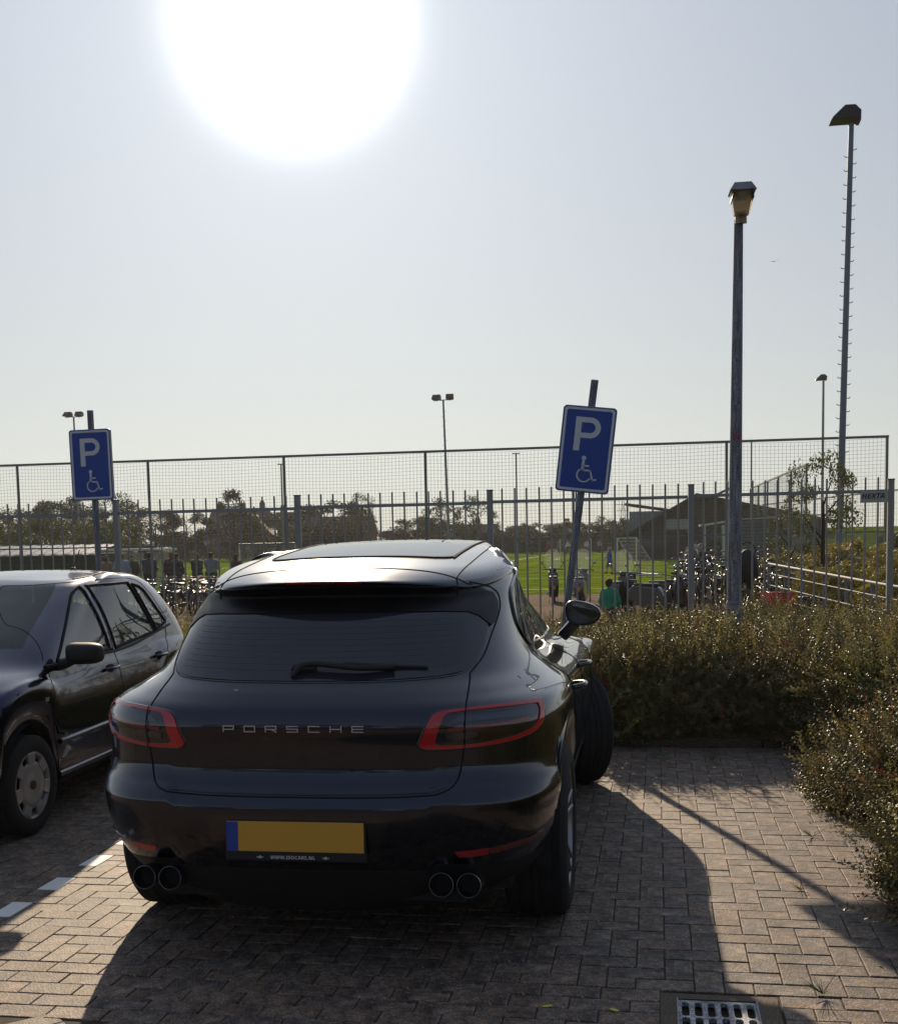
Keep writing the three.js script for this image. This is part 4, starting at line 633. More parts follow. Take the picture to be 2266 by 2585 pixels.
// ---------------------------------------------------------------- ball stop net, 5 m high, above a mesh fence
function netFence(name, label, A, B, n, h, group, cell = .125) {
  const t = thing(name, label, 'net fence', [A[0], -.45, A[1]], -Math.atan2(B[1] - A[1], B[0] - A[0]), group), L = Math.hypot(B[0] - A[0], B[1] - A[1]), w = L / n, twine = std(.06, .065, .06, .8);
  mesh('top_rail', box(L + .1, .08, .07, L / 2, h, 0), greenMetal, t); mesh('middle_rail', box(L, .05, .05, L / 2, 2.06, 0), greenMetal, t);
  for (let i = 0; i <= n; i++) mesh('net_post', cyl(.05, .045, h + .02, i * w, 0, 0, 10), greenMetal, t);
  for (let i = 0; i < n; i++) {
    const g = [], x0 = i * w + .06, x1 = (i + 1) * w - .06, sag = (x, y) => [.03 * Math.sin(x * 2.1 + y * 1.3 + i), -.05 * Math.sin((x - x0) / (x1 - x0) * Math.PI) * (.5 + .5 * (y - 2) / (h - 2)), .10 * Math.sin((x - x0) / (x1 - x0) * Math.PI) * Math.sin((y - 2) / (h - 2) * Math.PI)];
    const line = pts => { for (let k = 0; k < pts.length - 1; k++) g.push(bar(pts[k], pts[k + 1], .0045, 3)); };
    const P = (x, y) => { const s = sag(x, y); return [x + s[0] * .3, y + s[1], s[2]]; };
    const ny = Math.round((h - 2.1) / cell), nx = Math.round((x1 - x0) / cell);
    for (let a = 0; a <= nx; a++) { const x = x0 + (x1 - x0) * a / nx; line([0, 1, 2, 3, 4].map(q => P(x, 2.1 + (h - 2.15) * q / 4))); }
    for (let a = 0; a <= ny; a++) { const y = 2.1 + (h - 2.15) * a / ny; line([...Array(9)].map((_, q) => P(x0 + (x1 - x0) * q / 8, y))); }
    mesh('netting', g, twine, t);
    const r = []; for (let x = x0; x < x1; x += .05) r.push(new THREE.BoxGeometry(.005, 2.0, .005).translate(x, 1.02, 0)); for (let y = .06; y < 2.05; y += .2) r.push(new THREE.BoxGeometry(x1 - x0, .007, .007).translate((x0 + x1) / 2, y, .006)); mesh('mesh_panel', r, greenMetal, t);
  }
  return t;
}
netFence('ball_stop_fence', 'tall ball stop fence with netting along the near side of the pitch', [-27.35, -38], [8.80, -38], 7, 5.18);
netFence('ball_stop_fence', 'netted fence running away beside the grey slatted hoarding', [7.35, -47.5], [7.0, -73], 5, 4.85, null, .22);
netFence('ball_stop_fence', 'far netted fence behind the pale shelter', [15.5, -52], [9.0, -88], 6, 4.2, null, .3);
for (const [x, z, h, l] of [[-23.6, -75, 7.4, 'thin goal net pole behind the netting near the fence post'], [-7.7, -75, 7.6, 'thin net pole standing between the SUV roof and the leaning sign'], [7.2, -75, 7.9, 'thin net pole at the end of the pitch behind the street lamp']]) { const t = thing('net_pole', l, 'pole', [x, -.45, z]); mesh('pole', cyl(.07, .05, h, 0, 0, 0, 10), galvDark, t); mesh('pole_cap', box(.5, .06, .1, 0, h, 0), galvDark, t); }
// ---------------------------------------------------------------- handrails of the ramp
function railing(label, pts, rails, posts) {
  const t = thing('ramp_railing', label, 'railing'); const m = std(.26, .27, .28, .7, .1), n = pts.length;
  for (const [dy, r] of rails) for (let i = 0; i < n - 1; i++) mesh('rail', bar([pts[i][0], pts[i][1] + dy, pts[i][2]], [pts[i + 1][0], pts[i + 1][1] + dy, pts[i + 1][2]], r, 10), m, t);
  for (const p of posts) { const a = pts[0], b = pts[n - 1], q = a.map((v, k) => v + (b[k] - v) * p); mesh('post', cyl(.026, .026, q[1] + .5, q[0], -.5, q[2], 8), galv, t); }
}
railing('bright tubular handrail sloping beside the yellow planting behind the fence', [[3.62, .99, -22], [4.82, .79, -15], [5.3, .74, -12.95]], [[0, .024], [-.20, .010], [-.44, .010], [-.68, .010]], [0, .13, .26, .39, .52, .65, .78, .9]);
railing('low double handrail in front of the grey slatted hoarding', [[4.6, .95, -33], [9.2, .80, -29]], [[0, .024], [-.22, .012]], [0, .25, .5, .75, 1]);
railing('far handrail section below the yellow tree', [[6.6, .86, -30.5], [9.6, .84, -30]], [[-.1, .024], [-.35, .012]], [.02, .33, .66, .98]);
// ---------------------------------------------------------------- low evergreen hedge round the bays
const leafMats = [phy(1, 1, 1, { roughness: .48, specularIntensity: .55, specularColor: lin(1, .88, .66) }), phy(1, 1, 1, { roughness: .85, specularIntensity: .1, transmission: .55, thickness: 0 })];
function sprigGeo(n, len, leaf, k) {   // a twig with small leaves along +y
  const pos = [], tri = (a, b, c) => pos.push(...a, ...b, ...c), h = (i, s) => hash2(i, k * 17 + s, 44);
  const bend = t => [.25 * len * t * t, len * t, 0];
  for (let i = 0; i < 3; i++) { const a = bend(i / 3), b = bend((i + 1) / 3), w = .0016 * (1 - i / 4); tri([a[0] - w, a[1], 0], [a[0] + w, a[1], 0], [b[0], b[1], w]); tri([a[0], a[1], -w], [a[0], a[1], w], [b[0] + w, b[1], 0]); }
  for (let i = 0; i < n; i++) {
    const t = .12 + .88 * (i + .5) / n, p = bend(t), a = i * 2.4 + h(i, 1), l = leaf * (.75 + .5 * h(i, 2)), w = l * .34, up = .35 + .5 * h(i, 3), d = [Math.cos(a), up, Math.sin(a)], s = [-Math.sin(a), .3 * (h(i, 4) - .5), Math.cos(a)], m = p.map((v, q) => v + d[q] * l * .5), e = p.map((v, q) => v + d[q] * l), L = m.map((v, q) => v + s[q] * w - (q === 1 ? -.12 * l : 0)), Rr = m.map((v, q) => v - s[q] * w - (q === 1 ? -.12 * l : 0));
    tri(p, L, e); tri(p, e, Rr);
  }
  const g = new THREE.BufferGeometry(); g.setAttribute('position', new THREE.Float32BufferAttribute(pos, 3)); g.computeVertexNormals(); return g;
}
const sprigs = [sprigGeo(17, .13, .019, 1), sprigGeo(21, .17, .017, 2), sprigGeo(30, .30, .018, 3), sprigGeo(14, .09, .021, 4)];
const hueOf = (x, z) => { const n = fbm(x * 1.3 + 3, z * 1.3 + 7, 3, 130), m = fbm(x * 5 + 1, z * 5 + 2, 2, 140); return [n, m]; };
function foliage(parent, spots) {   // spots: [x,y,z, nx,ny,nz, size, long]
  const sets = [[], [], [], [], [], [], [], []];
  for (const s of spots) { const k = s[7] ? 2 : Math.floor(rnd() * 4) % 4 === 2 ? 0 : Math.floor(rnd() * 4); sets[(k === 2 && !s[7] ? 1 : k) + (rnd() < .5 ? 4 : 0)].push(s); }
  const m = new THREE.Matrix4(), q = new THREE.Quaternion(), q2 = new THREE.Quaternion(), c = new THREE.Color(), up = V(0, 1, 0);
  sets.forEach((list, i) => {
    if (!list.length) return; const im = new THREE.InstancedMesh(sprigs[i % 4], leafMats[i < 4 ? 0 : 1], list.length); im.name = 'foliage'; im.castShadow = im.receiveShadow = true; im.userData.kind = 'stuff';
    list.forEach((s, j) => {
      const d = V(s[3], s[4], s[5]).normalize(); q.setFromUnitVectors(up, d); q2.setFromAxisAngle(up, rnd() * 6.28); q.multiply(q2);
      m.compose(V(s[0], s[1], s[2]), q, V(s[6], s[6], s[6])); im.setMatrixAt(j, m);
      const [n, w] = hueOf(s[0], s[2]), r = rnd(), b = .75 + .5 * rnd(); let col = [.128, .116, .044];
      if (n + .25 * r > .70) col = [.142, .110, .048]; else if (w > .58 && r > .4) col = [.106, .124, .036]; else if (r > .93) col = [.26, .20, .05]; else if (r < .03) col = [.16, .045, .026];
      const lift = i < 4 ? 1 : 1.6; c.setRGB(col[0] * b * lift, col[1] * b * lift, col[2] * b * lift); im.setColorAt(j, c);
    });
    parent.add(im);
  });
}
const leafCore = std(.125, .113, .043, .95);
function hedgePart(name, label, region, height, density, recess = 0) {   // region {x0,x1,z0,z1}; height(x,z) <= 0 where nothing grows
  const t = thing(name, label, 'hedge'), { x0, x1, z0, z1 } = region, st = .12, nx = Math.ceil((x1 - x0) / st), nz = Math.ceil((z1 - z0) / st), pos = [], idx = [];
  for (let i = 0; i <= nx; i++) for (let j = 0; j <= nz; j++) { const x = x0 + (x1 - x0) * i / nx, z = z0 + (z1 - z0) * j / nz, h = height(x, z + recess); pos.push(x + .03 * (hash2(i, j, 1) - .5), Math.max(-.06, h - .09 - .05 * hash2(i, j, 2)), z + .03 * (hash2(i, j, 3) - .5)); }
  for (let i = 0; i < nx; i++) for (let j = 0; j < nz; j++) { const a = i * (nz + 1) + j; idx.push(a, a + 1, a + nz + 1, a + 1, a + nz + 2, a + nz + 1); }
  const g = new THREE.BufferGeometry(); g.setAttribute('position', new THREE.Float32BufferAttribute(pos, 3)); g.setIndex(idx); g.computeVertexNormals(); mesh('leafy_core', g, leafCore, t);
  const spots = [], e = .04;
  for (let i = 0; i < nx; i++) for (let j = 0; j < nz; j++) {
    const cx = x0 + (x1 - x0) * (i + .5) / nx, cz = z0 + (z1 - z0) * (j + .5) / nz, sl = Math.hypot(height(cx + .06, cz) - height(cx - .06, cz), height(cx, cz + .06) - height(cx, cz - .06)) / .12;
    if (height(cx, cz) <= .03 && height(cx + .1, cz) <= .03 && height(cx - .1, cz) <= .03 && height(cx, cz - .1) <= .03) continue;
    let n = density(cx, cz) * st * st * Math.sqrt(1 + sl * sl); n = Math.floor(n) + (rnd() < n % 1 ? 1 : 0);
    for (let k = 0; k < n; k++) {
      const x = cx + (rnd() - .5) * st, z = cz + (rnd() - .5) * st, h = height(x, z); if (h < .02) continue;
      const gx = (height(x + e, z) - height(x - e, z)) / (2 * e), gz = (height(x, z + e) - height(x, z - e)) / (2 * e), l = Math.hypot(gx, gz), lim = Math.min(1, 2.2 / (l + 1e-6)), nx_ = -gx * lim, nz_ = -gz * lim;
      const long = rnd() < .15, depth = rnd() * rnd() * .10, y = l > 1.2 ? h - rnd() * Math.min(h, l * .10) : h - depth;
      const zz = recess && gz < -1 ? z - recess * Math.pow(1 - Math.min(1, y / (h + .02)), .7) - rnd() * .05 : z; spots.push([x, Math.max(.01, y), zz, nx_ + rr(-.9, .9), (long ? .9 : .35) + rnd() * .7, nz_ + rr(-.9, .9), long ? rr(.8, 1.35) : rr(.75, 1.25), long]);
    }
  }
  foliage(t, spots);
  const tw = []; for (let k = 0; k < 90; k++) { const q = spots[Math.floor(rnd() * spots.length)]; if (q[0] > 6) continue; const a = rnd() * 6.28, l = rr(.14, .34); tw.push(tube([[q[0], q[1] - .05, q[2]], [q[0] + Math.cos(a) * l * .4, q[1] + l * .45, q[2] + Math.sin(a) * l * .4], [q[0] + Math.cos(a) * l, q[1] + l * .38, q[2] + Math.sin(a) * l]], .0022, 6, 4)); }
  mesh('twig', tw, std(.16, .10, .06, .8), t); return t;
}
const bumps = (x, z, s = 0) => .24 * (fbm(x * 1.1 + 11 + s, z * 1.1 + 3, 3, 150) - .5) + .30 * (fbm(x * .45 + s, z * .45 + 9, 2, 160) - .5) + .10 * (fbm(x * 4, z * 4, 2, 170) - .5);
hedgePart('low_hedge', 'dense brown green hedge across the head of the bays below the fence', { x0: -6.2, x1: 8, z0: -12.75, z1: -3.4 }, (x, z) => {
  const edge = -4.98 + .10 * Math.sin(x * 2.3) + .10 * (fbm(x * 2, 5, 2, 181) - .5) + 1.3 * smooth(2.1, 3.2, x); const d = edge - z; if (d <= 0) return 0;
  const back = z + 12.75; return Math.max(0, (.66 - .024 * Math.max(0, x - 1.5) - (.24 - .16 * smooth(1.7, 2.5, x)) * smooth(-6.5, -10, z) + bumps(x, z)) * Math.pow(Math.min(1, d / .34), .55) * Math.min(1, .4 + back / .8));
}, (x, z) => { const d = Math.hypot(x - 1.3, z - 4.2), seen = x > .6 && x < 6.2 && x < 1.9 + (4.2 - z) * .29 ? 1 : .22; return seen * Math.min(1100, 1500 * 9 / d) * (z > -6.2 ? 1.25 : 1) * .8; }, .30);
hedgePart('spreading_hedge', 'spreading olive shrub spilling over the paving edge beside the storm drain', { x0: 2.05, x1: 5.6, z0: -5.4, z1: 1.6 }, (x, z) => {
  const edge = 2.40 + .14 * smooth(-3.2, -4.8, z) + .09 * Math.sin(z * 2.7 + 1) + .20 * (fbm(z * 1.7, 2, 3, 191) - .5) + .05 * (fbm(z * 9, 3, 2, 192) - .5), d = x - edge; if (d <= 0) return 0;
  return Math.max(0, (.50 + .05 * Math.min(1, -z / 5) + bumps(x, z, 30) * .9) * Math.pow(Math.min(1, d / .75), .72));
}, (x, z) => x < 3.4 && x < 2.0 + (4.2 - z) * .26 ? 1500 : 260);
// loose long shoots and weeds on the paving edge
{ const w = thing('weed_tuft', 'small green weed growing in the paving joint by the shrub', 'weed', [1.95, .002, -1.35]); const g = []; for (let k = 0; k < 14; k++) { const a = rnd() * 6.28, l = rr(.03, .07); g.push(bar([0, 0, 0], [Math.cos(a) * l, l * rr(.3, .8), Math.sin(a) * l], .0016, 3, .0004)); } mesh('blade', g, std(.09, .13, .03, .6), w);
  const spots = [['green weed tuft in a joint beside the drain frame', 1.88, -.07], ['moss and grass tuft against the kerb below the hedge', 1.35, -4.72], ['grass tuft at the hedge foot behind the SUV wheel', 1.7, -4.60], ['small weed in the sunlit paving below the spreading shrub', 2.12, -2.35]]; for (const [l, x, z] of spots) copy(w, l, [x, .002, z], rnd() * 6).scale.setScalar(rr(.8, 1.7)); }
// ---------------------------------------------------------------- trees
function crownGeo(n, leaf, k, shape = 0) {   // unit crown, clumps of leaf faces with gaps between
  const pos = [], uv = [], h = (i, s) => hash2(i, k * 31 + s, 55), cl = [];
  const nc = 26; for (let i = 0; i < nc; i++) { const a = h(i, 1) * 6.28, u = h(i, 2) * 2 - 1, r = .45 + .5 * Math.cbrt(h(i, 3)), s = Math.sqrt(1 - u * u); let y = u * r, x = Math.cos(a) * s * r, z = Math.sin(a) * s * r; if (shape === 1) { y = u; const t = (1 - u) / 2; x *= .25 + .8 * t; z *= .25 + .8 * t; } cl.push([x, y, z, .20 + .18 * h(i, 4)]); }
  for (let i = 0; i < n; i++) {
    const c = cl[Math.floor(h(i, 5) * nc)], a = h(i, 6) * 6.28, u = h(i, 7) * 2 - 1, s = Math.sqrt(1 - u * u), r = c[3] * Math.pow(h(i, 8), .45), p = [c[0] + Math.cos(a) * s * r, c[1] + u * r * .8, c[2] + Math.sin(a) * s * r];
    const A = V(h(i, 9) - .5, h(i, 10) - .5, h(i, 11) - .5).normalize(), B = V(h(i, 12) - .5, h(i, 13) - .5, h(i, 14) - .5).cross(A).normalize(), l = leaf * (.6 + .8 * h(i, 15));
    const P = (x, y) => [p[0] + (A.x * x + B.x * y) * l, p[1] + (A.y * x + B.y * y) * l, p[2] + (A.z * x + B.z * y) * l]; pos.push(...P(-1, 0), ...P(0, .5), ...P(1, 0), ...P(-1, 0), ...P(1, 0), ...P(0, -.5));
  }
  const g = new THREE.BufferGeometry(); g.setAttribute('position', new THREE.Float32BufferAttribute(pos, 3)); g.computeVertexNormals(); return g;
}
const crowns = [crownGeo(6500, .040, 1), crownGeo(6500, .038, 2), crownGeo(2600, .040, 3), crownGeo(5000, .042, 4, 1)];
const bark = std(.035, .028, .022, .9);
const leafTone = { dark: phy(.030, .036, .014, { roughness: .8, transmission: .25, thickness: 0 }), mid: phy(.055, .062, .018, { roughness: .8, transmission: .35, thickness: 0 }), pale: phy(.10, .105, .03, { roughness: .8, transmission: .4, thickness: 0 }), rust: phy(.085, .05, .022, { roughness: .8, transmission: .35, thickness: 0 }), yellow: phy(.27, .225, .03, { roughness: .7, transmission: .5, thickness: 0 }) };
function tree(label, p, h, w, tone, k, group, trunk = .28) {
  const t = thing('tree', label, 'tree', p, rnd() * 6, group), ch = h * (1 - trunk), cy = h - ch / 2;
  const g = [cyl(h * .022, h * .010, h * .7, 0, 0, 0, 8)]; for (let i = 0; i < 5; i++) { const a = i * 1.26 + rnd(), y = h * (trunk + .08 * i); g.push(bar([0, y, 0], [Math.cos(a) * w * .55, y + ch * .28, Math.sin(a) * w * .55], h * .008, 5, h * .003)); }
  mesh('trunk', g, bark, t); const c = mesh('crown', crowns[k], leafTone[tone], t); c.position.y = cy; c.scale.set(w, ch / 2 * 1.08, w); return t;
}
// ---------------------------------------------------------------- trees, houses and buildings beyond the pitch
const G0 = -.5, FT = 'trees beyond the pitch';
for (const [x, z, h, w, tone, k, l] of [
  [-80.5, -140, 8.4, 4.2, 'mid', 0, 'round green tree at the end of the far tree line beside the long shed'], [-75.5, -143, 7.2, 3.2, 'dark', 1, 'low dark tree between the round tree and the tall pair'], [-72.4, -138, 8.4, 3.4, 'dark', 1, 'dark bushy tree standing behind the upright parking sign'],
  [-68.2, -141, 8.3, 3.6, 'mid', 0, 'olive tree just beyond the upright sign post'], [-65.2, -139, 8.4, 3.2, 'mid', 2, 'thin crowned tree beside the olive tree'], [-62.4, -144, 7.0, 3.6, 'rust', 1, 'rusty autumn tree lower than its neighbours'],
  [-59.0, -146, 6.9, 3.4, 'dark', 0, 'dark round tree in front of the cedar'], [-54.0, -150, 8.6, 4.0, 'dark', 3, 'flat branched cedar rising above the house roofs'], [-50.5, -152, 6.2, 3.4, 'mid', 1, 'small tree next to the house gable'],
  [-41.5, -150, 8.2, 5.0, 'dark', 0, 'broad dark tree behind the brown roof'], [-36.8, -148, 6.8, 2.6, 'rust', 2, 'sparse brown tree at the end of the brown roof'], [-34.0, -139, 7.6, 1.9, 'mid', 2, 'tall airy birch beside the net post'],
  [-25.2, -145, 7.0, 2.6, 'dark', 2, 'airy tree to the near side of the centre floodlight'], [-20.6, -142, 7.0, 2.9, 'mid', 2, 'airy tree past the centre floodlight'], [-30.0, -158, 5.4, 4.2, 'dark', 1, 'low dark tree clump over the long fence'], [-16.0, -165, 4.6, 3.4, 'dark', 0, 'low bush row tree above the far clubhouse roof'], [-11.5, -168, 4.4, 2.6, 'dark', 1, 'small dark tree beside the far flag'], [-6.2, -166, 4.8, 2.2, 'mid', 2, 'small pale tree near the tent roof'], [-3.0, -160, 4.6, 2.0, 'dark', 1, 'small dark tree standing alone before the pitched clubhouse']]) tree(l, [x, G0, z], h, w, tone, k, FT);
for (const [x, z, h, w, l] of [[-36, -75, 4.0, 2.4, 'yellow green bush catching the sun behind the fence post'], [-40, -80, 4.2, 2.2, 'pale bush behind the long shed'], [-45, -82, 4.6, 2.4, 'pale willow bush behind the shed roof'], [-50, -84, 4.4, 2.8, 'wide pale bush near the shed end']]) tree(l, [x, G0, z], h, w, 'pale', 1, 'bushes behind the shed', .1);
// dark low scrub that closes the view under the crowns
{ const im = new THREE.InstancedMesh(crowns[1], leafTone.dark, 46); im.name = numbered('far_scrub'); const m = new THREE.Matrix4(), q = new THREE.Quaternion(); for (let i = 0; i < 46; i++) { const x = -92 + i * 2.05, h = rr(1.4, 2.6); m.compose(V(x, G0 + h * .8, -172 + rr(-6, 6) + (x < -40 ? 18 : 0)), q, V(rr(2, 3), h, 2)); im.setMatrixAt(i, m); } scene.add(im); tag(im, null, null, null, 'stuff'); }
const winGlass = phy(.05, .06, .07, { roughness: .05 }), whiteP = std(.6, .6, .58, .5), chim = std(.12, .06, .04, .9);
const tilesT = texture(128, (i, j) => { const v = .7 + .3 * ((j % 16) / 16) * (hash2(i >> 3, j >> 4, 201) * .4 + .8); return [v, v, v]; }, true, 1.2);
function gableHouse(name, label, p, turn, w, d, h, roofH, wallM, roofM, o = {}) {
  const t = thing(name, label, o.cat || 'house', p, turn, o.group);
  mesh('wall', box(w, h, d, 0, h / 2, 0), wallM, t);
  const s = new THREE.Shape(); s.moveTo(-d / 2 - .3, h - .05); s.lineTo(0, h + roofH); s.lineTo(d / 2 + .3, h - .05); s.closePath(); const rg = new THREE.ExtrudeGeometry(s, { depth: w + .5, bevelEnabled: false }); rg.rotateY(Math.PI / 2); rg.translate(-w / 2 - .25, 0, 0); const roof = mesh('roof', rg, roofM, t);
  for (const x of o.chimneys || []) mesh('chimney', [box(.8, 1.5, .6, x, h + roofH + .1, 0), box(.18, .35, .18, x - .2, h + roofH + 1.0, 0), box(.18, .35, .18, x + .2, h + roofH + 1.0, 0)], chim, roof);
  const nw = o.windows ?? 3; for (let k = 0; k < nw; k++) { const x = (k + .5) / nw * w - w / 2, g = new THREE.Group(); g.name = 'window'; t.add(g); g.position.set(x, h * .55, d / 2); mesh('frame', [box(1.1, .08, .06, 0, .55, .02), box(1.1, .08, .06, 0, -.55, .02), box(.08, 1.02, .06, -.51, 0, .02), box(.08, 1.02, .06, .51, 0, .02)], whiteP, g); mesh('pane', box(1, 1, .02, 0, 0, .01), winGlass, g); }
  return t;
}
const brickRed = std(.15, .095, .075, .9), tileBrown = std(.14, .10, .08, .8, 0, { map: tilesT }), tileGrey = std(.12, .115, .115, .8, 0, { map: tilesT }), paleWall = std(.42, .40, .36, .9);
gableHouse('row_house', 'brick house with chimney stacks beside the cedar', [-65.6, G0, -186], .1, 9, 8, 4.9, 3.1, brickRed, tileBrown, { chimneys: [-3.4, .4, 3.6], group: 'far houses' });
gableHouse('row_house', 'brick gabled house with two chimneys next to the rusty tree', [-57.0, G0, -190], .3, 7, 8, 4.4, 2.9, brickRed, tileGrey, { chimneys: [-2.6, 1.8], group: 'far houses' });
gableHouse('row_house', 'steep roofed house end with pale gable', [-60.6, G0, -178], Math.PI / 2 + .2, 8, 6.6, 3.2, 3.6, paleWall, tileBrown, { chimneys: [0], group: 'far houses' });
gableHouse('long_house', 'long house with wide dark brown tiled roof behind the SUV', [-42.0, G0, -158], .05, 9.5, 9, 3.2, 2.5, brickRed, tileBrown, { windows: 4, group: 'far houses' });
gableHouse('long_house', 'low grey roofed house between the airy birch and the centre floodlight', [-29.0, G0, -182], .05, 12, 8, 2.4, 2.1, paleWall, tileGrey, { windows: 5, chimneys: [-4, 3], group: 'far houses' });
{ // long low clubhouse and hoardings at the far touchline
  const c = thing('far_clubhouse', 'long low dark clubhouse with flat roof at the far end of the pitch', 'building', [-14.5, G0, -183]); const dk = std(.05, .045, .045, .85);
  mesh('wall', box(24, 2.5, 6, 0, 1.25, 0), dk, c); mesh('flat_roof', box(24.6, .35, 7, 0, 2.68, .4), std(.10, .10, .105, .7), c); for (let k = 0; k < 7; k++) mesh('window', box(1.6, .9, .05, -10 + k * 3.3, 1.55, 3.02), winGlass, c);
  const h = thing('pitch_hoarding', 'dark boarding running along the far touchline', 'hoarding', [-30, G0, -176.8]); for (let k = 0; k < 30; k++) mesh('board', box(2.9, 1.0, .06, -43.5 + k * 3, .5, 0), k % 7 === 3 ? std(.16, .16, .17, .6) : std(.035, .037, .045, .6), h);
  const r = thing('pitch_rail', 'white spectator rail behind the far boarding', 'railing', [-10, G0, -178]); mesh('rail', bar([-22, 1.15, 0], [22, 1.15, 0], .05, 6), whiteP, r); for (let k = 0; k < 12; k++) mesh('post', cyl(.04, .04, 1.15, -22 + k * 4, 0, 0, 6), whiteP, r);
  const shed = (x, l) => { const t = thing('marquee', l, 'tent', [x, G0, -171]); const q = new THREE.ConeGeometry(2.1, 1.5, 4).rotateY(Math.PI / 4).translate(0, 3.4, 0); mesh('canopy', q, std(.45, .5, .48, .7), t); for (const a of [-1, 1]) for (const b of [-1, 1]) mesh('leg', cyl(.05, .05, 2.7, a * 1.4, 0, b * 1.4, 6), galvDark, t); mesh('flag', box(.7, .4, .02, .4, 4.7, 0), std(.35, .12, .03, .7), t); mesh('flag_pole', cyl(.03, .02, 1.0, 0, 4.0, 0, 5), galvDark, t); };
  shed(-11.8, 'small marquee with flag near the far clubhouse'); shed(.9, 'small marquee with flag beside the pitched clubhouse');
  const py = thing('electricity_pylon', 'tiny lattice electricity pylon on the skyline', 'pylon', [-9.6, G0, -400]); mesh('tower', [bar([-1.6, 0, 0], [-.3, 13.6, 0], .10, 4), bar([1.6, 0, 0], [.3, 13.6, 0], .10, 4), ...[0, 1, 2, 3, 4, 5].map(k => bar([-1.6 + .21 * k, k * 2.1, 0], [1.6 - .21 * (k + 1), (k + 1) * 2.1, 0], .06, 4)), ...[0, 1, 2, 3, 4, 5].map(k => bar([1.6 - .21 * k, k * 2.1, 0], [-1.6 + .21 * (k + 1), (k + 1) * 2.1, 0], .06, 4))], galvDark, py); mesh('cross_arm', [bar([-2.6, 12.6, 0], [2.6, 12.6, 0], .10, 4), bar([-2.0, 10.8, 0], [2.0, 10.8, 0], .10, 4)], galvDark, py);
}
{ // pitched brick clubhouse on the near right of the pitch
  const t = thing('pitched_clubhouse', 'large dark brick clubhouse with low pitched roof and rear dormer', 'building', [4.2, G0, -104]), dk = std(.050, .040, .038, .9), rf = std(.060, .056, .056, .85, 0, { map: tilesT });
  const s = new THREE.Shape(); s.moveTo(-5.6, 0); s.lineTo(-5.6, 2.0); s.lineTo(.5, 5.5); s.lineTo(11.5, 3.0); s.lineTo(11.5, 0); s.closePath(); mesh('wall', new THREE.ExtrudeGeometry(s, { depth: 10, bevelEnabled: false }).translate(0, 0, -10), dk, t);
  const edge = (a, b, w) => { const l = Math.hypot(b[0] - a[0], b[1] - a[1]); return new THREE.BoxGeometry(l, .22, 11).rotateZ(Math.atan2(b[1] - a[1], b[0] - a[0])).translate((a[0] + b[0]) / 2, (a[1] + b[1]) / 2 + .1, -4.8); };
  mesh('roof', [edge([-6.2, 1.75], [.55, 5.55]), edge([.45, 5.55], [12.2, 2.95])], rf, t);
  const dw = thing('clubhouse_wing', 'pale blue grey clubhouse wing with a mono pitch roof', 'building', [1.2, G0, -106.5]); mesh('wall', box(4.6, 4.3, 3, 0, 2.15, 0), std(.20, .23, .25, .7), dw); mesh('roof', new THREE.BoxGeometry(5.6, .2, 3.6).rotateZ(-.16).translate(.1, 4.55, 0), rf, dw);
  mesh('vent_hood', [new THREE.BoxGeometry(2.6, .18, 1.2).rotateZ(.42).translate(2.6, 5.75, .3), box(.9, .9, .9, 1.9, 5.2, .2)], dk, t); mesh('sign_panel', box(2.3, .9, .06, -1.0, 3.1, .04), std(.28, .30, .30, .6), t); mesh('door', box(1.2, 2.1, .06, 3.2, 1.05, .04), std(.03, .03, .03, .6), t); for (const x of [-4, -2.4, 5.4, 7.6]) mesh('window', box(1.2, .9, .05, x, 1.5, .04), winGlass, t);
  // grey slatted hoarding / stacked sheds near the path
  const h = thing('slatted_hoarding', 'grey hoarding of long horizontal slats beside the yellow planting', 'hoarding', [5.0, -.45, -57]), sm = std(.17, .19, .215, .55, .1), cap = std(.36, .37, .38, .4, .5);
  for (let k = 0; k < 14; k++) { const w = 3.9, y = .5 + k * .165; mesh('slat', [box(w, .135, .02, 2.1, y, 0), box(w, .014, .10, 2.1, y + .070, .035)], sm, h); } for (let k = 0; k < 3; k++) mesh('post', box(.09, 2.75, .09, .2 + k * 1.9, 1.45, -.08), galvDark, h); mesh('backing', box(4.0, 2.5, .04, 2.1, 1.4, -.16), std(.05, .052, .06, .8), h);
  mesh('top_cap', new THREE.BoxGeometry(4.2, .06, .2).rotateZ(.03).translate(2.1, 2.86, -.05), cap, h);
  const b = thing('glazed_shelter', 'small white framed glazed shelter at the corner of the pitch', 'shelter', [3.85, -.45, -52]); for (const x of [-.42, .42]) for (const z of [-.5, .5]) mesh('frame_post', box(.09, 2.5, .09, x, 1.25, z), std(.5, .52, .50, .5), b); mesh('roof', new THREE.BoxGeometry(1.3, .08, 1.5).rotateZ(.12).translate(0, 2.58, 0), std(.6, .6, .58, .5), b); mesh('pane', box(.76, 2.2, .01, 0, 1.2, .52), M.glass, b); mesh('side_pane', box(.01, 2.2, .9, .44, 1.2, 0), M.glass, b);
}
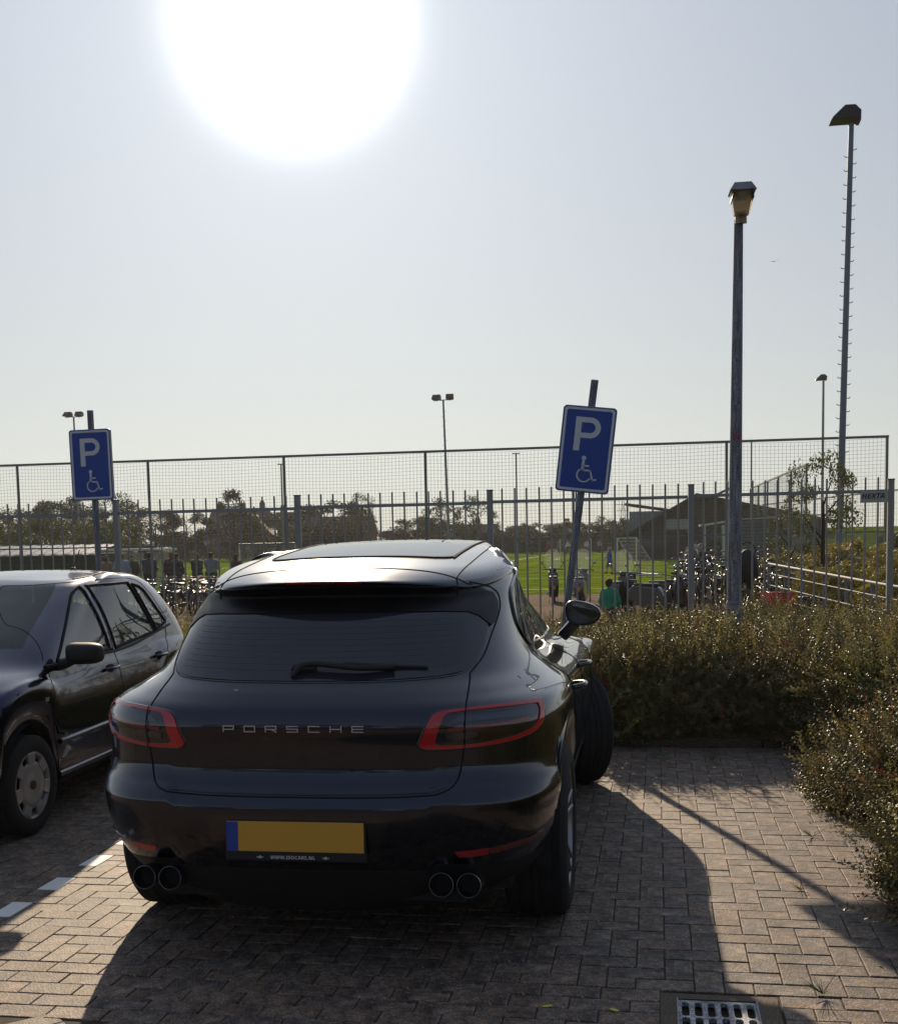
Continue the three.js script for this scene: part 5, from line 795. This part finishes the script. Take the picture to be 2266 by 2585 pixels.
{ // long shed with pale corrugated roof, behind the hatchback
  const t = thing('long_shed', 'long dark green shed with pale corrugated roof behind the hatchback', 'shed', [-29.2, G0, -48.5]); mesh('wall', box(11.6, 1.85, 4, 0, .92, 0), std(.030, .036, .022, .8), t);
  const roofM = std(.42, .42, .40, .42, .35); for (let k = 0; k < 39; k++) mesh('roof_sheet', new THREE.BoxGeometry(.285, .03, 2.6).rotateX(.20).translate(-5.7 + k * .30, 2.03 + (k % 2) * .012, .9), roofM, t); mesh('ridge', box(11.8, .10, .2, 0, 2.27, -.35), std(.10, .10, .10, .7), t); mesh('gutter', box(11.8, .09, .10, 0, 1.76, 2.22), darkSteel, t);
  const d = thing('dugout_canopy', 'low dugout with pale flat canopy beside the long shed', 'dugout', [-21.6, G0, -47]); mesh('canopy', box(3.0, .09, 1.8, 0, 1.98, 0), std(.55, .55, .52, .4), d); for (const x of [-1.4, 0, 1.4]) mesh('post', cyl(.035, .035, 1.95, x, 0, -.8, 6), galvDark, d); mesh('back_pane', box(2.9, 1.7, .02, 0, 1.0, -.8), phy(.6, .66, .64, { roughness: .15, transmission: .9, thickness: 0 }), d);
  const f = thing('balcony_fence', 'pale topped distant screen above the tree line', 'screen', [-79, G0, -120]); for (let k = 0; k < 6; k++) mesh('panel', box(3, .12, .1, -6 + k * 3.05, 6.35 - k * .12, 0), whiteP, f); for (let k = 0; k < 7; k++) mesh('post', cyl(.06, .06, 6.3, -7.5 + k * 3.05, 0, 0, 6), galvDark, f);
}
// goals on the pitch
function goal(label, p, turn, w = 3, h = 2) { const t = thing('football_goal', label, 'goal', p, turn, 'football goals'); const wm = std(.62, .62, .60, .5); mesh('goal_frame', [bar([-w / 2, 0, 0], [-w / 2, h, 0], .045, 8), bar([w / 2, 0, 0], [w / 2, h, 0], .045, 8), bar([-w / 2, h, 0], [w / 2, h, 0], .045, 8)], wm, t); mesh('ground_bar', [bar([-w / 2, .03, 0], [-w / 2, .03, -1.3], .03), bar([w / 2, .03, 0], [w / 2, .03, -1.3], .03), bar([-w / 2, .03, -1.3], [w / 2, .03, -1.3], .03), bar([-w / 2, h, 0], [-w / 2, .03, -1.3], .02), bar([w / 2, h, 0], [w / 2, .03, -1.3], .02)], wm, t); const n = []; for (let k = 0; k <= 16; k++) n.push(bar([-w / 2 + w * k / 16, h, -.02], [-w / 2 + w * k / 16, .03, -1.28], .006, 3)); for (let k = 1; k < 10; k++) n.push(bar([-w / 2, h * (1 - k / 10), -1.3 * k / 10], [w / 2, h * (1 - k / 10), -1.3 * k / 10], .006, 3)); mesh('goal_net', n, std(.4, .4, .38, .8), t); }
goal('small white goal with net standing beyond the scooters', [-.3, -.44, -62], -1.2); goal('white goal far down the pitch behind the SUV mirror', [-6.3, -.44, -112], .6, 3.4); goal('far white goal near the dugout', [-33, -.44, -100], .2, 5, 2.1);
// yellow planting on the bank behind the fence
function shrub(label, p, w, h, tone, k) { const t = thing('shrub', label, 'shrub', p, rnd() * 6, 'shrubs on the bank'); const c = mesh('foliage', crowns[k], leafTone[tone], t); c.position.y = h * .45; c.scale.set(w, h * .62, w); mesh('stem', [0, 1, 2].map(i => bar([0, 0, 0], [Math.cos(i * 2.1) * w * .4, h * .5, Math.sin(i * 2.1) * w * .4], .015, 4)), bark, t); }
{ const b = new THREE.PlaneGeometry(14, 26, 20, 20).rotateX(-Math.PI / 2), p = b.attributes.position; for (let i = 0; i < p.count; i++) { const x = p.getX(i), z = p.getZ(i), e = smooth(-7, -4.5, x) * smooth(-13, -9, z) * smooth(13, 8, z); p.setY(i, -.45 + 1.05 * e + .1 * fbm(x, z, 2, 210)); } b.computeVertexNormals(); b.translate(11.2, 0, -27); structure(mesh('planted_bank', worldUV(b), phy(.27, .20, .04, { roughness: 1, specularIntensity: 0, map: grassTex }))); }
for (const [x, y, z, w, h, tone, k, l] of [[4.4, -.2, -20.5, .55, 1.2, 'yellow', 1, 'yellow leaved shrub just inside the bright handrail'], [5.3, 0, -20.5, .8, 1.15, 'yellow', 0, 'broad golden shrub beneath the yellow tree'], [6.3, .1, -21.5, .8, 1.1, 'yellow', 1, 'golden shrub behind the maker plate'], [4.9, .0, -24.5, .9, 1.2, 'pale', 0, 'pale green shrub at the far end of the handrail'], [7.2, .2, -24, 1.0, 1.1, 'yellow', 0, 'golden shrub near the gate'], [6.0, .2, -27, 1.1, 1.2, 'yellow', 1, 'wide golden shrub in front of the far handrail'], [8.2, .3, -28, 1.2, 1.4, 'pale', 1, 'pale shrub at the foot of the rung mast'], [5.2, .1, -31, 1.0, 1.0, 'yellow', 1, 'golden shrub in front of the slatted hoarding'], [9.6, .3, -26, 1.2, 1.6, 'mid', 0, 'green shrub behind the gate']]) shrub(l, [x, y, z], w, h, tone, k);
tree('slender young tree with yellow autumn leaves behind the fence', [5.1, .1, -25], 3.2, .85, 'pale', 2, null, .34); tree('second yellow tree with drooping branches beside the slatted hoarding', [4.5, .0, -26.5], 2.2, .6, 'pale', 2, null, .35);
tree('broad green tree far behind the gate', [17, 0, -60], 3.2, 2.4, 'mid', 0, null, .1); 
{ const f = new THREE.PlaneGeometry(60, 60).rotateX(-Math.PI / 2 + .05).translate(42, .6, -88); structure(mesh('training_pitch', worldUV(f), phy(.175, .25, .014, { roughness: 1, specularIntensity: 0, map: grassTex }))); }
// trees and hedge across the lane behind the photographer: what the car bodies mirror
for (const [x, z, h, w, l] of [[-11, 22, 6.2, 3.4, 'leafy tree across the lane, opposite the hatchback'], [-4.2, 23, 6.8, 3.6, 'leafy tree across the lane, opposite the SUV'], [3.4, 22.5, 6.0, 3.2, 'leafy tree across the lane, opposite the storm drain'], [11, 23.5, 6.6, 3.6, 'leafy tree across the lane, opposite the spreading hedge']]) tree(l, [x, -.1, z], h, w, 'mid', 0, 'trees across the lane', .12);
// ---------------------------------------------------------------- people
function sdfMesh(bones, lo, hi, res, k = .035) {   // bones: [[x,y,z,r],[x,y,z,r]]; smooth union of tapered capsules
  const size = Math.max(hi[0] - lo[0], hi[1] - lo[1], hi[2] - lo[2]) / 2 * 1.06, c = [0, 1, 2].map(i => (lo[i] + hi[i]) / 2), mc = new MarchingCubes(res, std(1, 1, 1), false, false, 120000); mc.isolation = 0;
  const n = mc.size, f = mc.field, half = n / 2;
  for (let z = 0; z < n; z++) for (let y = 0; y < n; y++) for (let x = 0; x < n; x++) {
    const p = [c[0] + (x - half) / half * size, c[1] + (y - half) / half * size, c[2] + (z - half) / half * size]; let s = 9;
    for (const [a, b] of bones) { const d = [b[0] - a[0], b[1] - a[1], b[2] - a[2]], l = d[0] * d[0] + d[1] * d[1] + d[2] * d[2] || 1e-9; let t = ((p[0] - a[0]) * d[0] + (p[1] - a[1]) * d[1] + (p[2] - a[2]) * d[2]) / l; t = t < 0 ? 0 : t > 1 ? 1 : t; const e = Math.hypot(p[0] - a[0] - d[0] * t, p[1] - a[1] - d[1] * t, p[2] - a[2] - d[2] * t) - (a[3] + (b[3] - a[3]) * t), h = Math.max(k - Math.abs(s - e), 0) / k; s = Math.min(s, e) - h * h * k * .25; }
    f[x + y * n + z * n * n] = -s;
  }
  mc.update(); const cnt = mc.count, P = new Float32Array(cnt * 3), N = new Float32Array(cnt * 3);
  for (let i = 0; i < cnt * 3; i++) { P[i] = c[i % 3] + mc.positionArray[i] * size; N[i] = mc.normalArray[i]; }
  const g = new THREE.BufferGeometry(); g.setAttribute('position', new THREE.BufferAttribute(P, 3)); g.setAttribute('normal', new THREE.BufferAttribute(N, 3)); return g;
}
function figure(pose, res = 40) {   // adult of height 1; pose moves the joints. Faces +z
  const q = { lean: 0, armL: [0, 0], armR: [0, 0], step: 0, turn: 0, ...pose }, H = (x, y, z, r) => [x, y, z + q.lean * Math.max(0, y - .5), r];
  const foot = (s) => { const d = s * q.step; return [[H(s * .052, .50, 0, .062), [s * .055, .28, d * .55 + .01, .044]], [[s * .055, .28, d * .55 + .01, .042], [s * .058, .055, d - Math.abs(d) * .15, .027]], [[s * .058, .03, d - .01, .024], [s * .068, .018, d + .075, .020]]]; };
  const arm = (s, [out, fwd]) => { const sh = H(s * .112, .795, 0, .038), el = H(s * (.135 + out * .10), .635 + Math.abs(out) * .05, fwd * .06 - .01, .028), ha = H(s * (.135 + out * .10), .50 + fwd * .16, fwd * .20 + .01, .020), t = [ha[0], ha[1] - .045, ha[2] + .012, .014]; const fingers = [-1, 0, 1, 2].map(i => [[ha[0], ha[1] - .015, ha[2] + i * .010, .0085], [ha[0] - s * .006, ha[1] - .058 + Math.abs(i) * .005, ha[2] + .008 + i * .011, .006]]); return { limb: [[sh, el], [el, ha]], hand: [[ha, t], ...fingers, [[ha[0], ha[1] - .005, ha[2] + .014, .008], [ha[0] - s * .012, ha[1] - .032, ha[2] + .03, .006]]] }; };
  const L = arm(-1, q.armL), Rr = arm(1, q.armR), hx = q.turn * .02;
  const torso = [[H(-.045, .53, 0, .072), H(.045, .53, 0, .072)], [H(0, .60, 0, .078), H(0, .72, .005, .085)], [H(-.075, .775, 0, .052), H(.075, .775, 0, .052)], [H(0, .70, 0, .085), H(0, .80, 0, .060)]];
  const head = [[H(0, .82, 0, .032), H(0, .875, .008, .032)], [H(0, .925, .004, .056), H(0, .945, .0, .054)], [H(hx, .895, .018, .042), H(hx, .93, .012, .05)], [H(hx, .918, .066, .009), H(hx, .905, .074, .010)], [H(-.057, .92, 0, .010), H(-.060, .905, 0, .008)], [H(.057, .92, 0, .010), H(.060, .905, 0, .008)]];
  const legs = [...foot(-1), ...foot(1)], grow = (b, d) => b.map(([a, c]) => [[a[0], a[1], a[2], a[3] + d], [c[0], c[1], c[2], c[3] + d]]);
  const lo = [-.32, -.02, -.28], hi = [.32, 1.02, .28];
  const body = sdfMesh([...torso, ...head, ...legs, ...L.limb, ...L.hand, ...Rr.limb, ...Rr.hand], lo, hi, Math.round(res * 1.35), .03);
  const sleeve = a => [a.limb[0], [a.limb[1][0], a.limb[1][1].map((v, i) => a.limb[1][0][i] + (v - a.limb[1][0][i]) * (q.short ? 0.02 : .88))]];
  const top = sdfMesh(grow([...torso, ...sleeve(L), ...sleeve(Rr)], .012), lo, hi, res, .035);
  const cutleg = s => { const f = foot(s); return q.shorts ? [f[0]] : [f[0], [f[1][0], f[1][1].map((v, i) => f[1][0][i] + (v - f[1][0][i]) * .92)]]; };
  const trousers = sdfMesh(grow([torso[0], ...cutleg(-1), ...cutleg(1)], .012), lo, hi, res, .03);
  const hair = sdfMesh([[H(0, .948, -.012, .058), H(0, .955, .005, .055)], [H(0, .915, -.030, .046), H(0, .94, -.022, .052)], ...(q.longHair ? [[H(0, .92, -.03, .05), H(0, .82, -.045, .045)]] : [])], [-.12, .75, -.16], [.12, 1.04, .12], 26, .03);
  const shoes = [-1, 1].map(s => sdfMesh(grow([foot(s)[2]], .008), [s * .06 - .1, -.02, -.2 + s * q.step * .9], [s * .06 + .1, .12, .2 + s * q.step * .9], 20, .02));
  return { body, top, trousers, hair, shoes };
}
const skin = std(.42, .24, .16, .6);
const poses = { stand: figure({ armL: [.2, .1], armR: [.2, .2], step: .02 }), crossed: figure({ armL: [-.3, .9], armR: [-.3, 1.0], step: .03 }), walk: figure({ armL: [.1, .8], armR: [.1, -.6], step: .13, lean: .04 }), long: figure({ armL: [.2, .3], armR: [.2, .1], longHair: true }), kid: figure({ armL: [.25, .3], armR: [.2, .25], step: .03, short: false }), player: figure({ armL: [.2, -.5], armR: [.2, .7], step: .10, short: true, shorts: true }) };
function person(label, pose, p, turn, h, top, legs, hair, group, wide = 1) {
  const t = thing('person', label, 'person', p, turn, group), F = poses[pose]; const m = (n, g, c, r = .85) => { const o = mesh(n, g, c.isMaterial ? c : std(...c, r), t); o.scale.set(h * wide, h, h * wide); return o; };
  m('body', F.body, skin); m('jacket', F.top, top); m('trousers', F.trousers, legs); m('hair', F.hair, hair); for (const s of F.shoes) m('shoe', s, [.03, .03, .03]);
  return t;
}
person('child in a green jacket standing behind the fence, seen from behind', 'kid', [.40, -.40, -19.4], Math.PI - .35, 1.21, [.014, .22, .135], [.03, .03, .05], [.035, .016, .010], null, .95);
person('boy in a blue football kit walking on the pitch', 'player', [-1.34, -.44, -65], -1.7, 1.48, [.03, .10, .38], [.05, .09, .30], [.36, .28, .18]);
person('rider in a dark jacket standing beside the rack of bicycles', 'stand', [2.72, -.45, -36], .4, 1.78, [.03, .03, .035], [.03, .03, .04], [.20, .18, .17]);
const SP = 'spectators at the near touchline', dkT = [.025, .026, .03];
for (const [x, z, turn, h, pose, top, hair, l] of [[-21.3, -43.2, 3.0, 1.70, 'stand', [.20, .12, .05], [.05, .03, .02], 'spectator in a tan coat under the dugout canopy'], [-20.3, -42.5, 3.3, 1.78, 'stand', [.28, .33, .42], [.02, .015, .012], 'spectator in a pale blue shirt beside the fence post'], [-19.55, -43.5, 2.8, 1.70, 'stand', [.08, .035, .03], [.08, .04, .02], 'spectator in a maroon coat half hidden behind the dark jacket'], [-19.15, -42.6, 3.2, 1.80, 'crossed', [.045, .05, .065], [.015, .012, .01], 'broad spectator in a slate grey hooded jacket'], [-18.4, -43.2, 3.5, 1.80, 'long', [.06, .022, .018], [.16, .05, .022], 'spectator with red brown hair and a dark red coat'], [-17.9, -42.4, 2.9, 1.74, 'stand', dkT, [.02, .015, .012], 'spectator in black between the red coat and the walker'], [-17.4, -43.4, 4.2, 1.72, 'walk', [.03, .032, .03], [.14, .085, .04], 'walking spectator with fair hair near the grass'], [-16.5, -42.6, 3.1, 1.76, 'crossed', [.16, .19, .21], [.03, .02, .016], 'spectator in a pale grey coat next to the SUV roof edge'], [-16.1, -44.5, 2.6, 1.66, 'long', [.10, .03, .025], [.06, .03, .02], 'spectator in a rust coat behind the pale grey one'], [-17.0, -47, 1.2, 1.55, 'walk', [.02, .03, .06], [.03, .02, .015], 'young spectator in navy farther out on the grass'], [-20.9, -44.8, .8, 1.68, 'stand', [.035, .03, .03], [.03, .02, .02], 'spectator in brown standing behind the blue shirt'], [-22.0, -44.5, 2.2, 1.66, 'long', [.10, .10, .11], [.10, .06, .03], 'spectator with long hair at the dugout end']]) person(l, pose, [x, -.44, z], turn, h, top, [.02, .022, .03], hair, SP, 1.1);
const FP = 'people at the far touchline';
for (const [x, z, turn, h, pose, top, l] of [[-14.4, -150, 1, 1.75, 'stand', dkT, 'distant person in black near the far goal'], [-9.7, -148, 2, 1.75, 'walk', [.6, .6, .6], 'distant player in white near the hoarding'], [-7.5, -152, 0, 1.7, 'stand', [.5, .52, .5], 'distant figure in pale kit behind the goal net'], [-6.2, -158, 1, 1.7, 'stand', [.3, .3, .3], 'distant figure in grey beside the pale kit'], [.4, -140, 0, 1.75, 'stand', [.05, .08, .20], 'distant figure in blue by the clubhouse wall'], [2.1, -138, 0, 1.8, 'walk', [.45, .30, .04], 'distant figure in yellow by the clubhouse'], [4.3, -90, 3, 1.6, 'stand', [.30, .32, .35], 'distant figure in grey near the clubhouse door'], [-12.4, -152, 0, 1.7, 'stand', [.28, .05, .04], 'distant figure in red on the far touchline'], [-11.2, -152, 0, 1.7, 'stand', [.10, .05, .05], 'distant figure in brown on the far touchline']]) person(l, pose, [x, -.44, z], turn, h, top, [.02, .02, .03], [.04, .025, .02], FP, 1.15);
for (const [x, z, l] of [[15.0, -74, 'seated onlooker nearest the gate at the training pitch'], [15.8, -74.5, 'seated onlooker second from the gate at the training pitch'], [16.6, -74, 'onlooker in a dark coat at the end of the training pitch row']]) person(l, 'stand', [x, .1, z], rnd() * 6, 1.5, [.05, .02, .03], [.03, .03, .03], [.03, .02, .02], 'onlookers at the training pitch', 1.3);
// ---------------------------------------------------------------- bicycles and scooters
const rubber = std(.015, .015, .015, .8), black = std(.015, .015, .017, .45);
const dimChrome = std(.16, .16, .17, .3, .85);
function bicycle(color) {
  const t = new THREE.Group(), fm = std(...color, .35, .3), w = (x) => { const g = new THREE.Group(); g.name = 'wheel'; g.position.set(x, .345, 0); t.add(g); mesh('tyre', new THREE.TorusGeometry(.325, .018, 6, 28), rubber, g); mesh('rim', new THREE.TorusGeometry(.302, .009, 5, 28), dimChrome, g); mesh('spoke', [...Array(8)].map((_, k) => bar([0, 0, 0], [Math.cos(k * .785) * .30, Math.sin(k * .785) * .30, 0], .0018, 3)), dimChrome, g); };
  w(-.53); w(.53);
  mesh('frame', [bar([-.53, .345, .05], [-.18, .33, .03], .012), bar([-.18, .33, 0], [-.30, .82, 0], .016), bar([-.18, .33, 0], [.34, .76, 0], .018), bar([-.26, .66, 0], [.34, .80, 0], .016), bar([-.53, .345, .04], [-.27, .70, 0], .010), bar([.32, .86, 0], [.42, .56, 0], .018), bar([.42, .56, .045], [.53, .345, .045], .011), bar([.42, .56, -.045], [.53, .345, -.045], .011)], fm, t);
  mesh('handlebar', tube([[.16, 1.03, -.29], [.26, 1.06, -.24], [.31, 1.05, -.1], [.31, 1.05, .1], [.26, 1.06, .24], [.16, 1.03, .29]], .012, 24, 6), dimChrome, t); mesh('stem', bar([.33, .84, 0], [.31, 1.06, 0], .013), dimChrome, t);
  mesh('saddle', rbox(.26, .06, .16, .028, -.32, .95, 0), black, t); mesh('seat_post', bar([-.30, .80, 0], [-.32, .93, 0], .012), dimChrome, t);
  mesh('rear_rack', [bar([-.80, .74, -.06], [-.30, .74, -.06], .007), bar([-.80, .74, .06], [-.30, .74, .06], .007), bar([-.72, .74, .06], [-.53, .36, .07], .006), bar([-.72, .74, -.06], [-.53, .36, -.07], .006), box(.02, .012, .14, -.8, .74, 0)], dimChrome, t);
  mesh('mudguard', [-.53, .53].map(x => new THREE.TorusGeometry(.362, .022, 4, 18, Math.PI * .8).rotateZ(.3).translate(x, .345, 0)), fm, t); mesh('chain_case', rbox(.42, .12, .03, .014, -.32, .34, .06), black, t);
  mesh('lamp', new THREE.SphereGeometry(.04, 10, 8).scale(1.2, 1, 1).translate(.42, .88, 0), dimChrome, t);
  return t;
}
const bikeBase = [bicycle([.012, .012, .013]), bicycle([.06, .008, .008]), bicycle([.014, .02, .05]), bicycle([.12, .12, .125])], bikeCol = ['black', 'dark red', 'navy', 'silver'];
function placeBike(x, z, turn, group, where, tiltz = 0, up = 0) { const k = Math.floor(rnd() * 4), c = bikeBase[k].clone(); c.name = numbered('bicycle'); scene.add(c); c.position.set(x, -.435 + up, z); c.rotation.set(0, turn, 0); c.rotateX(tiltz); tag(c, bikeCol[k] + ' bicycle parked ' + where, 'bicycle', group); }
{ // high and low places of a bicycle rack
  const rk = thing('bicycle_rack', 'long steel high and low bicycle rack beside the scooters', 'bicycle rack');
  for (let r = 0; r < 4; r++) for (let k = 0; k < 12; k++) { const x = 1.5 + k * .29 + r * .22, z = -26.5 - r * 3.0, up = (k % 2) * .30 + r * .10; placeBike(x + rr(-.05, .05), z + rr(-.15, .15), Math.PI / 2 + rr(-.12, .12) + (k % 3 ? Math.PI : 0), 'bicycles in the rack beside the scooters', 'in ' + ['the front', 'the second', 'the third', 'the back'][r] + ' row of the rack beside the scooters, ' + (k % 2 ? 'high' : 'low') + ' place', rr(-.10, .10), up); mesh('wheel_gutter', box(.07, .03, 1.3, x, -.45 + up, z), galvDark, rk); if (up > .05) mesh('rack_leg', [cyl(.02, .02, up, x, -.45, z - .5, 6), cyl(.02, .02, up, x, -.45, z + .5, 6)], galvDark, rk); }
}
for (let r = 0; r < 2; r++) for (let k = 0; k < 9; k++) placeBike(-14.9 + k * .42 + r * .3, -29.5 - r * 3.2 + rr(-.3, .3), Math.PI / 2 + rr(-.25, .25) + (k % 2 ? Math.PI : 0), 'bicycles behind the hatchback', 'in the ' + ['front', 'back'][r] + ' row of the rack behind the hatchback tail', rr(-.14, .14));
{ // red crate on one bicycle, black saddle cover on another
  const c = thing('bicycle_crate', 'bright red plastic crate on a bicycle rack above the hedge', 'crate', [3.15, .42, -15.2], .5); const rm = std(.55, .03, .035, .5); mesh('side', [box(.40, .28, .012, 0, .14, .15), box(.40, .28, .012, 0, .14, -.15), box(.012, .28, .29, .2, .14, 0), box(.012, .28, .29, -.2, .14, 0), box(.40, .012, .29, 0, .006, 0)], rm, c); mesh('rim', [box(.42, .02, .022, 0, .285, .15), box(.42, .02, .022, 0, .285, -.15)], rm, c);
  const cb = bikeBase[0].clone(); cb.name = numbered('bicycle'); scene.add(cb); cb.position.set(3.35, -.35, -15.3); cb.rotation.set(0, .5 + Math.PI, 0); tag(cb, 'black bicycle carrying the red crate behind the fence', 'bicycle');
  const b = thing('saddle_bag', 'large black cloth bag draped over a bicycle beside the street lamp', 'bag', [3.05, .80, -20.2]); mesh('bag', (() => { const g = new THREE.SphereGeometry(.3, 20, 16), p = g.attributes.position; for (let i = 0; i < p.count; i++) { const y = p.getY(i); p.setX(i, p.getX(i) * (.72 + .5 * (y < 0 ? -y : 0))); p.setY(i, y * 1.25 - (y < 0 ? .10 * Math.sin(p.getX(i) * 30) : 0)); p.setZ(i, p.getZ(i) * .7); } g.computeVertexNormals(); return g.translate(0, .15, 0); })(), std(.008, .008, .009, .7), b); mesh('strap', new THREE.TorusGeometry(.16, .012, 6, 18).translate(0, .5, 0), std(.01, .01, .01, .8), b);
  const bb = bikeBase[0].clone(); bb.name = numbered('bicycle'); scene.add(bb); bb.position.set(3.05, -.42, -20.2); bb.rotation.y = 1.4; tag(bb, 'black bicycle under the large black bag', 'bicycle');
}
function scooter(label, p, turn, paint, o = {}) {   // heading +x
  const t = thing('motor_scooter', label, 'scooter', p, turn, 'scooters by the pitch'), pm = phy(...paint, { roughness: .3, clearcoat: .8 });
  for (const x of [-.60, .62]) { const g = new THREE.Group(); g.name = 'wheel'; g.position.set(x, .235, 0); t.add(g); mesh('tyre', new THREE.TorusGeometry(.185, .055, 10, 28), rubber, g); mesh('rim', new THREE.CylinderGeometry(.145, .145, .05, 20).rotateX(Math.PI / 2), M.steel, g); }
  const s = new THREE.Shape(); s.moveTo(-.86, .52); s.quadraticCurveTo(-.88, .70, -.72, .76); s.lineTo(-.10, .70); s.quadraticCurveTo(.02, .55, .06, .32); s.lineTo(.36, .30); s.quadraticCurveTo(.44, .5, .46, .92); s.lineTo(.56, .93); s.quadraticCurveTo(.62, .60, .60, .42); s.quadraticCurveTo(.52, .22, .36, .20); s.lineTo(-.26, .22); s.quadraticCurveTo(-.70, .30, -.86, .52);
  mesh('bodywork', new THREE.ExtrudeGeometry(s, { depth: .22, bevelEnabled: true, bevelSize: .05, bevelThickness: .05, bevelSegments: 3, curveSegments: 8 }).translate(0, 0, -.11), pm, t);
  mesh('seat', rbox(.66, .10, .27, .045, -.42, .81, 0), black, t); mesh('front_mudguard', new THREE.TorusGeometry(.25, .07, 6, 18, Math.PI * .75).rotateZ(.5).translate(.62, .235, 0), pm, t);
  mesh('handlebar', tube([[.42, 1.04, -.34], [.47, 1.06, -.14], [.48, 1.06, .14], [.42, 1.04, .34]], .018, 16, 6), black, t); mesh('dash', rbox(.20, .16, .24, .06, .50, 1.02, 0), pm, t); mesh('headlight', new THREE.SphereGeometry(.07, 14, 10).scale(.6, 1, 1).translate(.61, 1.0, 0), phy(.6, .6, .6, { roughness: .1, clearcoat: 1 }), t);
  for (const z of [-1, 1]) { const g = new THREE.Group(); g.name = 'mirror'; t.add(g); mesh('mirror_stalk', tube([[.46, 1.06, z * .22], [.45, 1.18, z * .30], [.45, 1.26, z * .34]], .008, 10, 5), black, g); mesh('mirror_head', new THREE.SphereGeometry(.065, 14, 10).scale(.35, .7, 1).translate(.45, 1.29, z * .36), M.steel, g); }
  mesh('tail_light', rbox(.04, .07, .16, .015, -.90, .66, 0), M.redLens, t); mesh('number_plate', box(.006, .11, .10, -.93, .50, 0), o.plate === 'blue' ? std(.10, .20, .42, .5) : M.plateYellow, t); mesh('stand', [bar([-.1, .25, .1], [-.2, .0, .16], .014), bar([-.1, .25, -.1], [-.2, .0, -.16], .014)], M.steel, t); mesh('exhaust', bar([-.35, .30, -.20], [-.88, .36, -.22], .045, 10), M.steel, t);
  if (o.rack) mesh('luggage_rack', [bar([-.85, .95, -.1], [-.62, .95, -.1], .01), bar([-.85, .95, .1], [-.62, .95, .1], .01), bar([-.85, .95, -.1], [-.85, .95, .1], .01), bar([-.85, 1.06, -.1], [-.85, 1.06, .1], .01), bar([-.85, .95, -.1], [-.85, 1.06, -.1], .01), bar([-.85, .95, .1], [-.85, 1.06, .1], .01), bar([-.7, .8, .1], [-.7, .95, .1], .01), bar([-.7, .8, -.1], [-.7, .95, -.1], .01)], M.chrome, t);
  if (o.screen) { const q = new THREE.Shape(); q.moveTo(-.22, 0); q.lineTo(.22, 0); q.lineTo(.26, .42); q.quadraticCurveTo(.22, .68, 0, .70); q.quadraticCurveTo(-.22, .68, -.26, .42); q.closePath(); mesh('windscreen', new THREE.ShapeGeometry(q, 10).rotateY(Math.PI / 2).rotateZ(.16).translate(.56, 1.03, 0), phy(.80, .86, .80, { roughness: .25, transmission: .85, thickness: 0 }), t); }
  return t;
}
scooter('dark scooter with tall windscreen just past the SUV windscreen', [-2.0, -.45, -35], Math.PI / 2 + .1, [.02, .012, .010], { screen: true });
scooter('grey scooter with chrome luggage rack, red tail light and windscreen behind the leaning sign post', [-1.0, -.45, -33.6], Math.PI / 2 - .05, [.12, .12, .125], { screen: true, rack: true });
scooter('black scooter with tall windscreen and blue number plate beside the green jacket', [.30, -.45, -29.6], Math.PI / 2 - .2, [.008, .008, .01], { screen: true, plate: 'blue' });
scooter('black scooter parked side on with one round mirror', [1.05, -.45, -29.4], Math.PI - .5, [.010, .010, .012]);
scooter('large grey scooter with a luggage rack parked side on next to the bicycles', [1.45, -.45, -27.4], -.35, [.05, .052, .056], { rack: true });
scooter('white scooter with tall white leg shield beside the standing rider', [2.55, -.45, -35.2], Math.PI / 2 + .3, [.55, .56, .55], { screen: true });
{ const b = thing('flying_bird', 'small dark bird gliding in the sky between lamp and mast', 'bird', [12.4, 27.5, -118]); b.scale.setScalar(.6); mesh('body', new THREE.SphereGeometry(.16, 10, 8).scale(.6, .5, 1.7), std(.03, .03, .03, .8), b); mesh('wing', [bar([0, 0, 0], [-.7, .14, .05], .05, 4, .02), bar([0, 0, 0], [.75, .20, .05], .05, 4, .02)].map(g => g.scale(1, .5, 2)), std(.03, .03, .03, .8), b); }
{ const l = [['small yellow fallen leaf on the shaded paving', .93, -.03, .27], ['small yellow green fallen leaf lying apart on the shaded paving', 1.16, -.0, .27]]; for (const [lab, x, , z] of l) { const g = new THREE.SphereGeometry(.014, 8, 6).scale(1.5, .12, .7); tag(mesh('fallen_leaf', g.translate(0, 0, 0), std(.62, .58, .06, .5)), lab, 'leaf'); const m = scene.children[scene.children.length - 1]; m.position.set(x, .004 + settle(x, z), z - .12); m.rotation.y = rnd() * 3; } }
// ---------------------------------------------------------------- render
const renderer = new THREE.WebGLRenderer({ antialias: true });
renderer.setSize(897, 1024); renderer.shadowMap.enabled = true; renderer.shadowMap.type = THREE.PCFSoftShadowMap;
renderer.toneMapping = THREE.LinearToneMapping; renderer.toneMappingExposure = EXPOSURE;
scene.fog = new THREE.FogExp2(0xe8e2d4, .00050);
renderer.render(scene, camera);
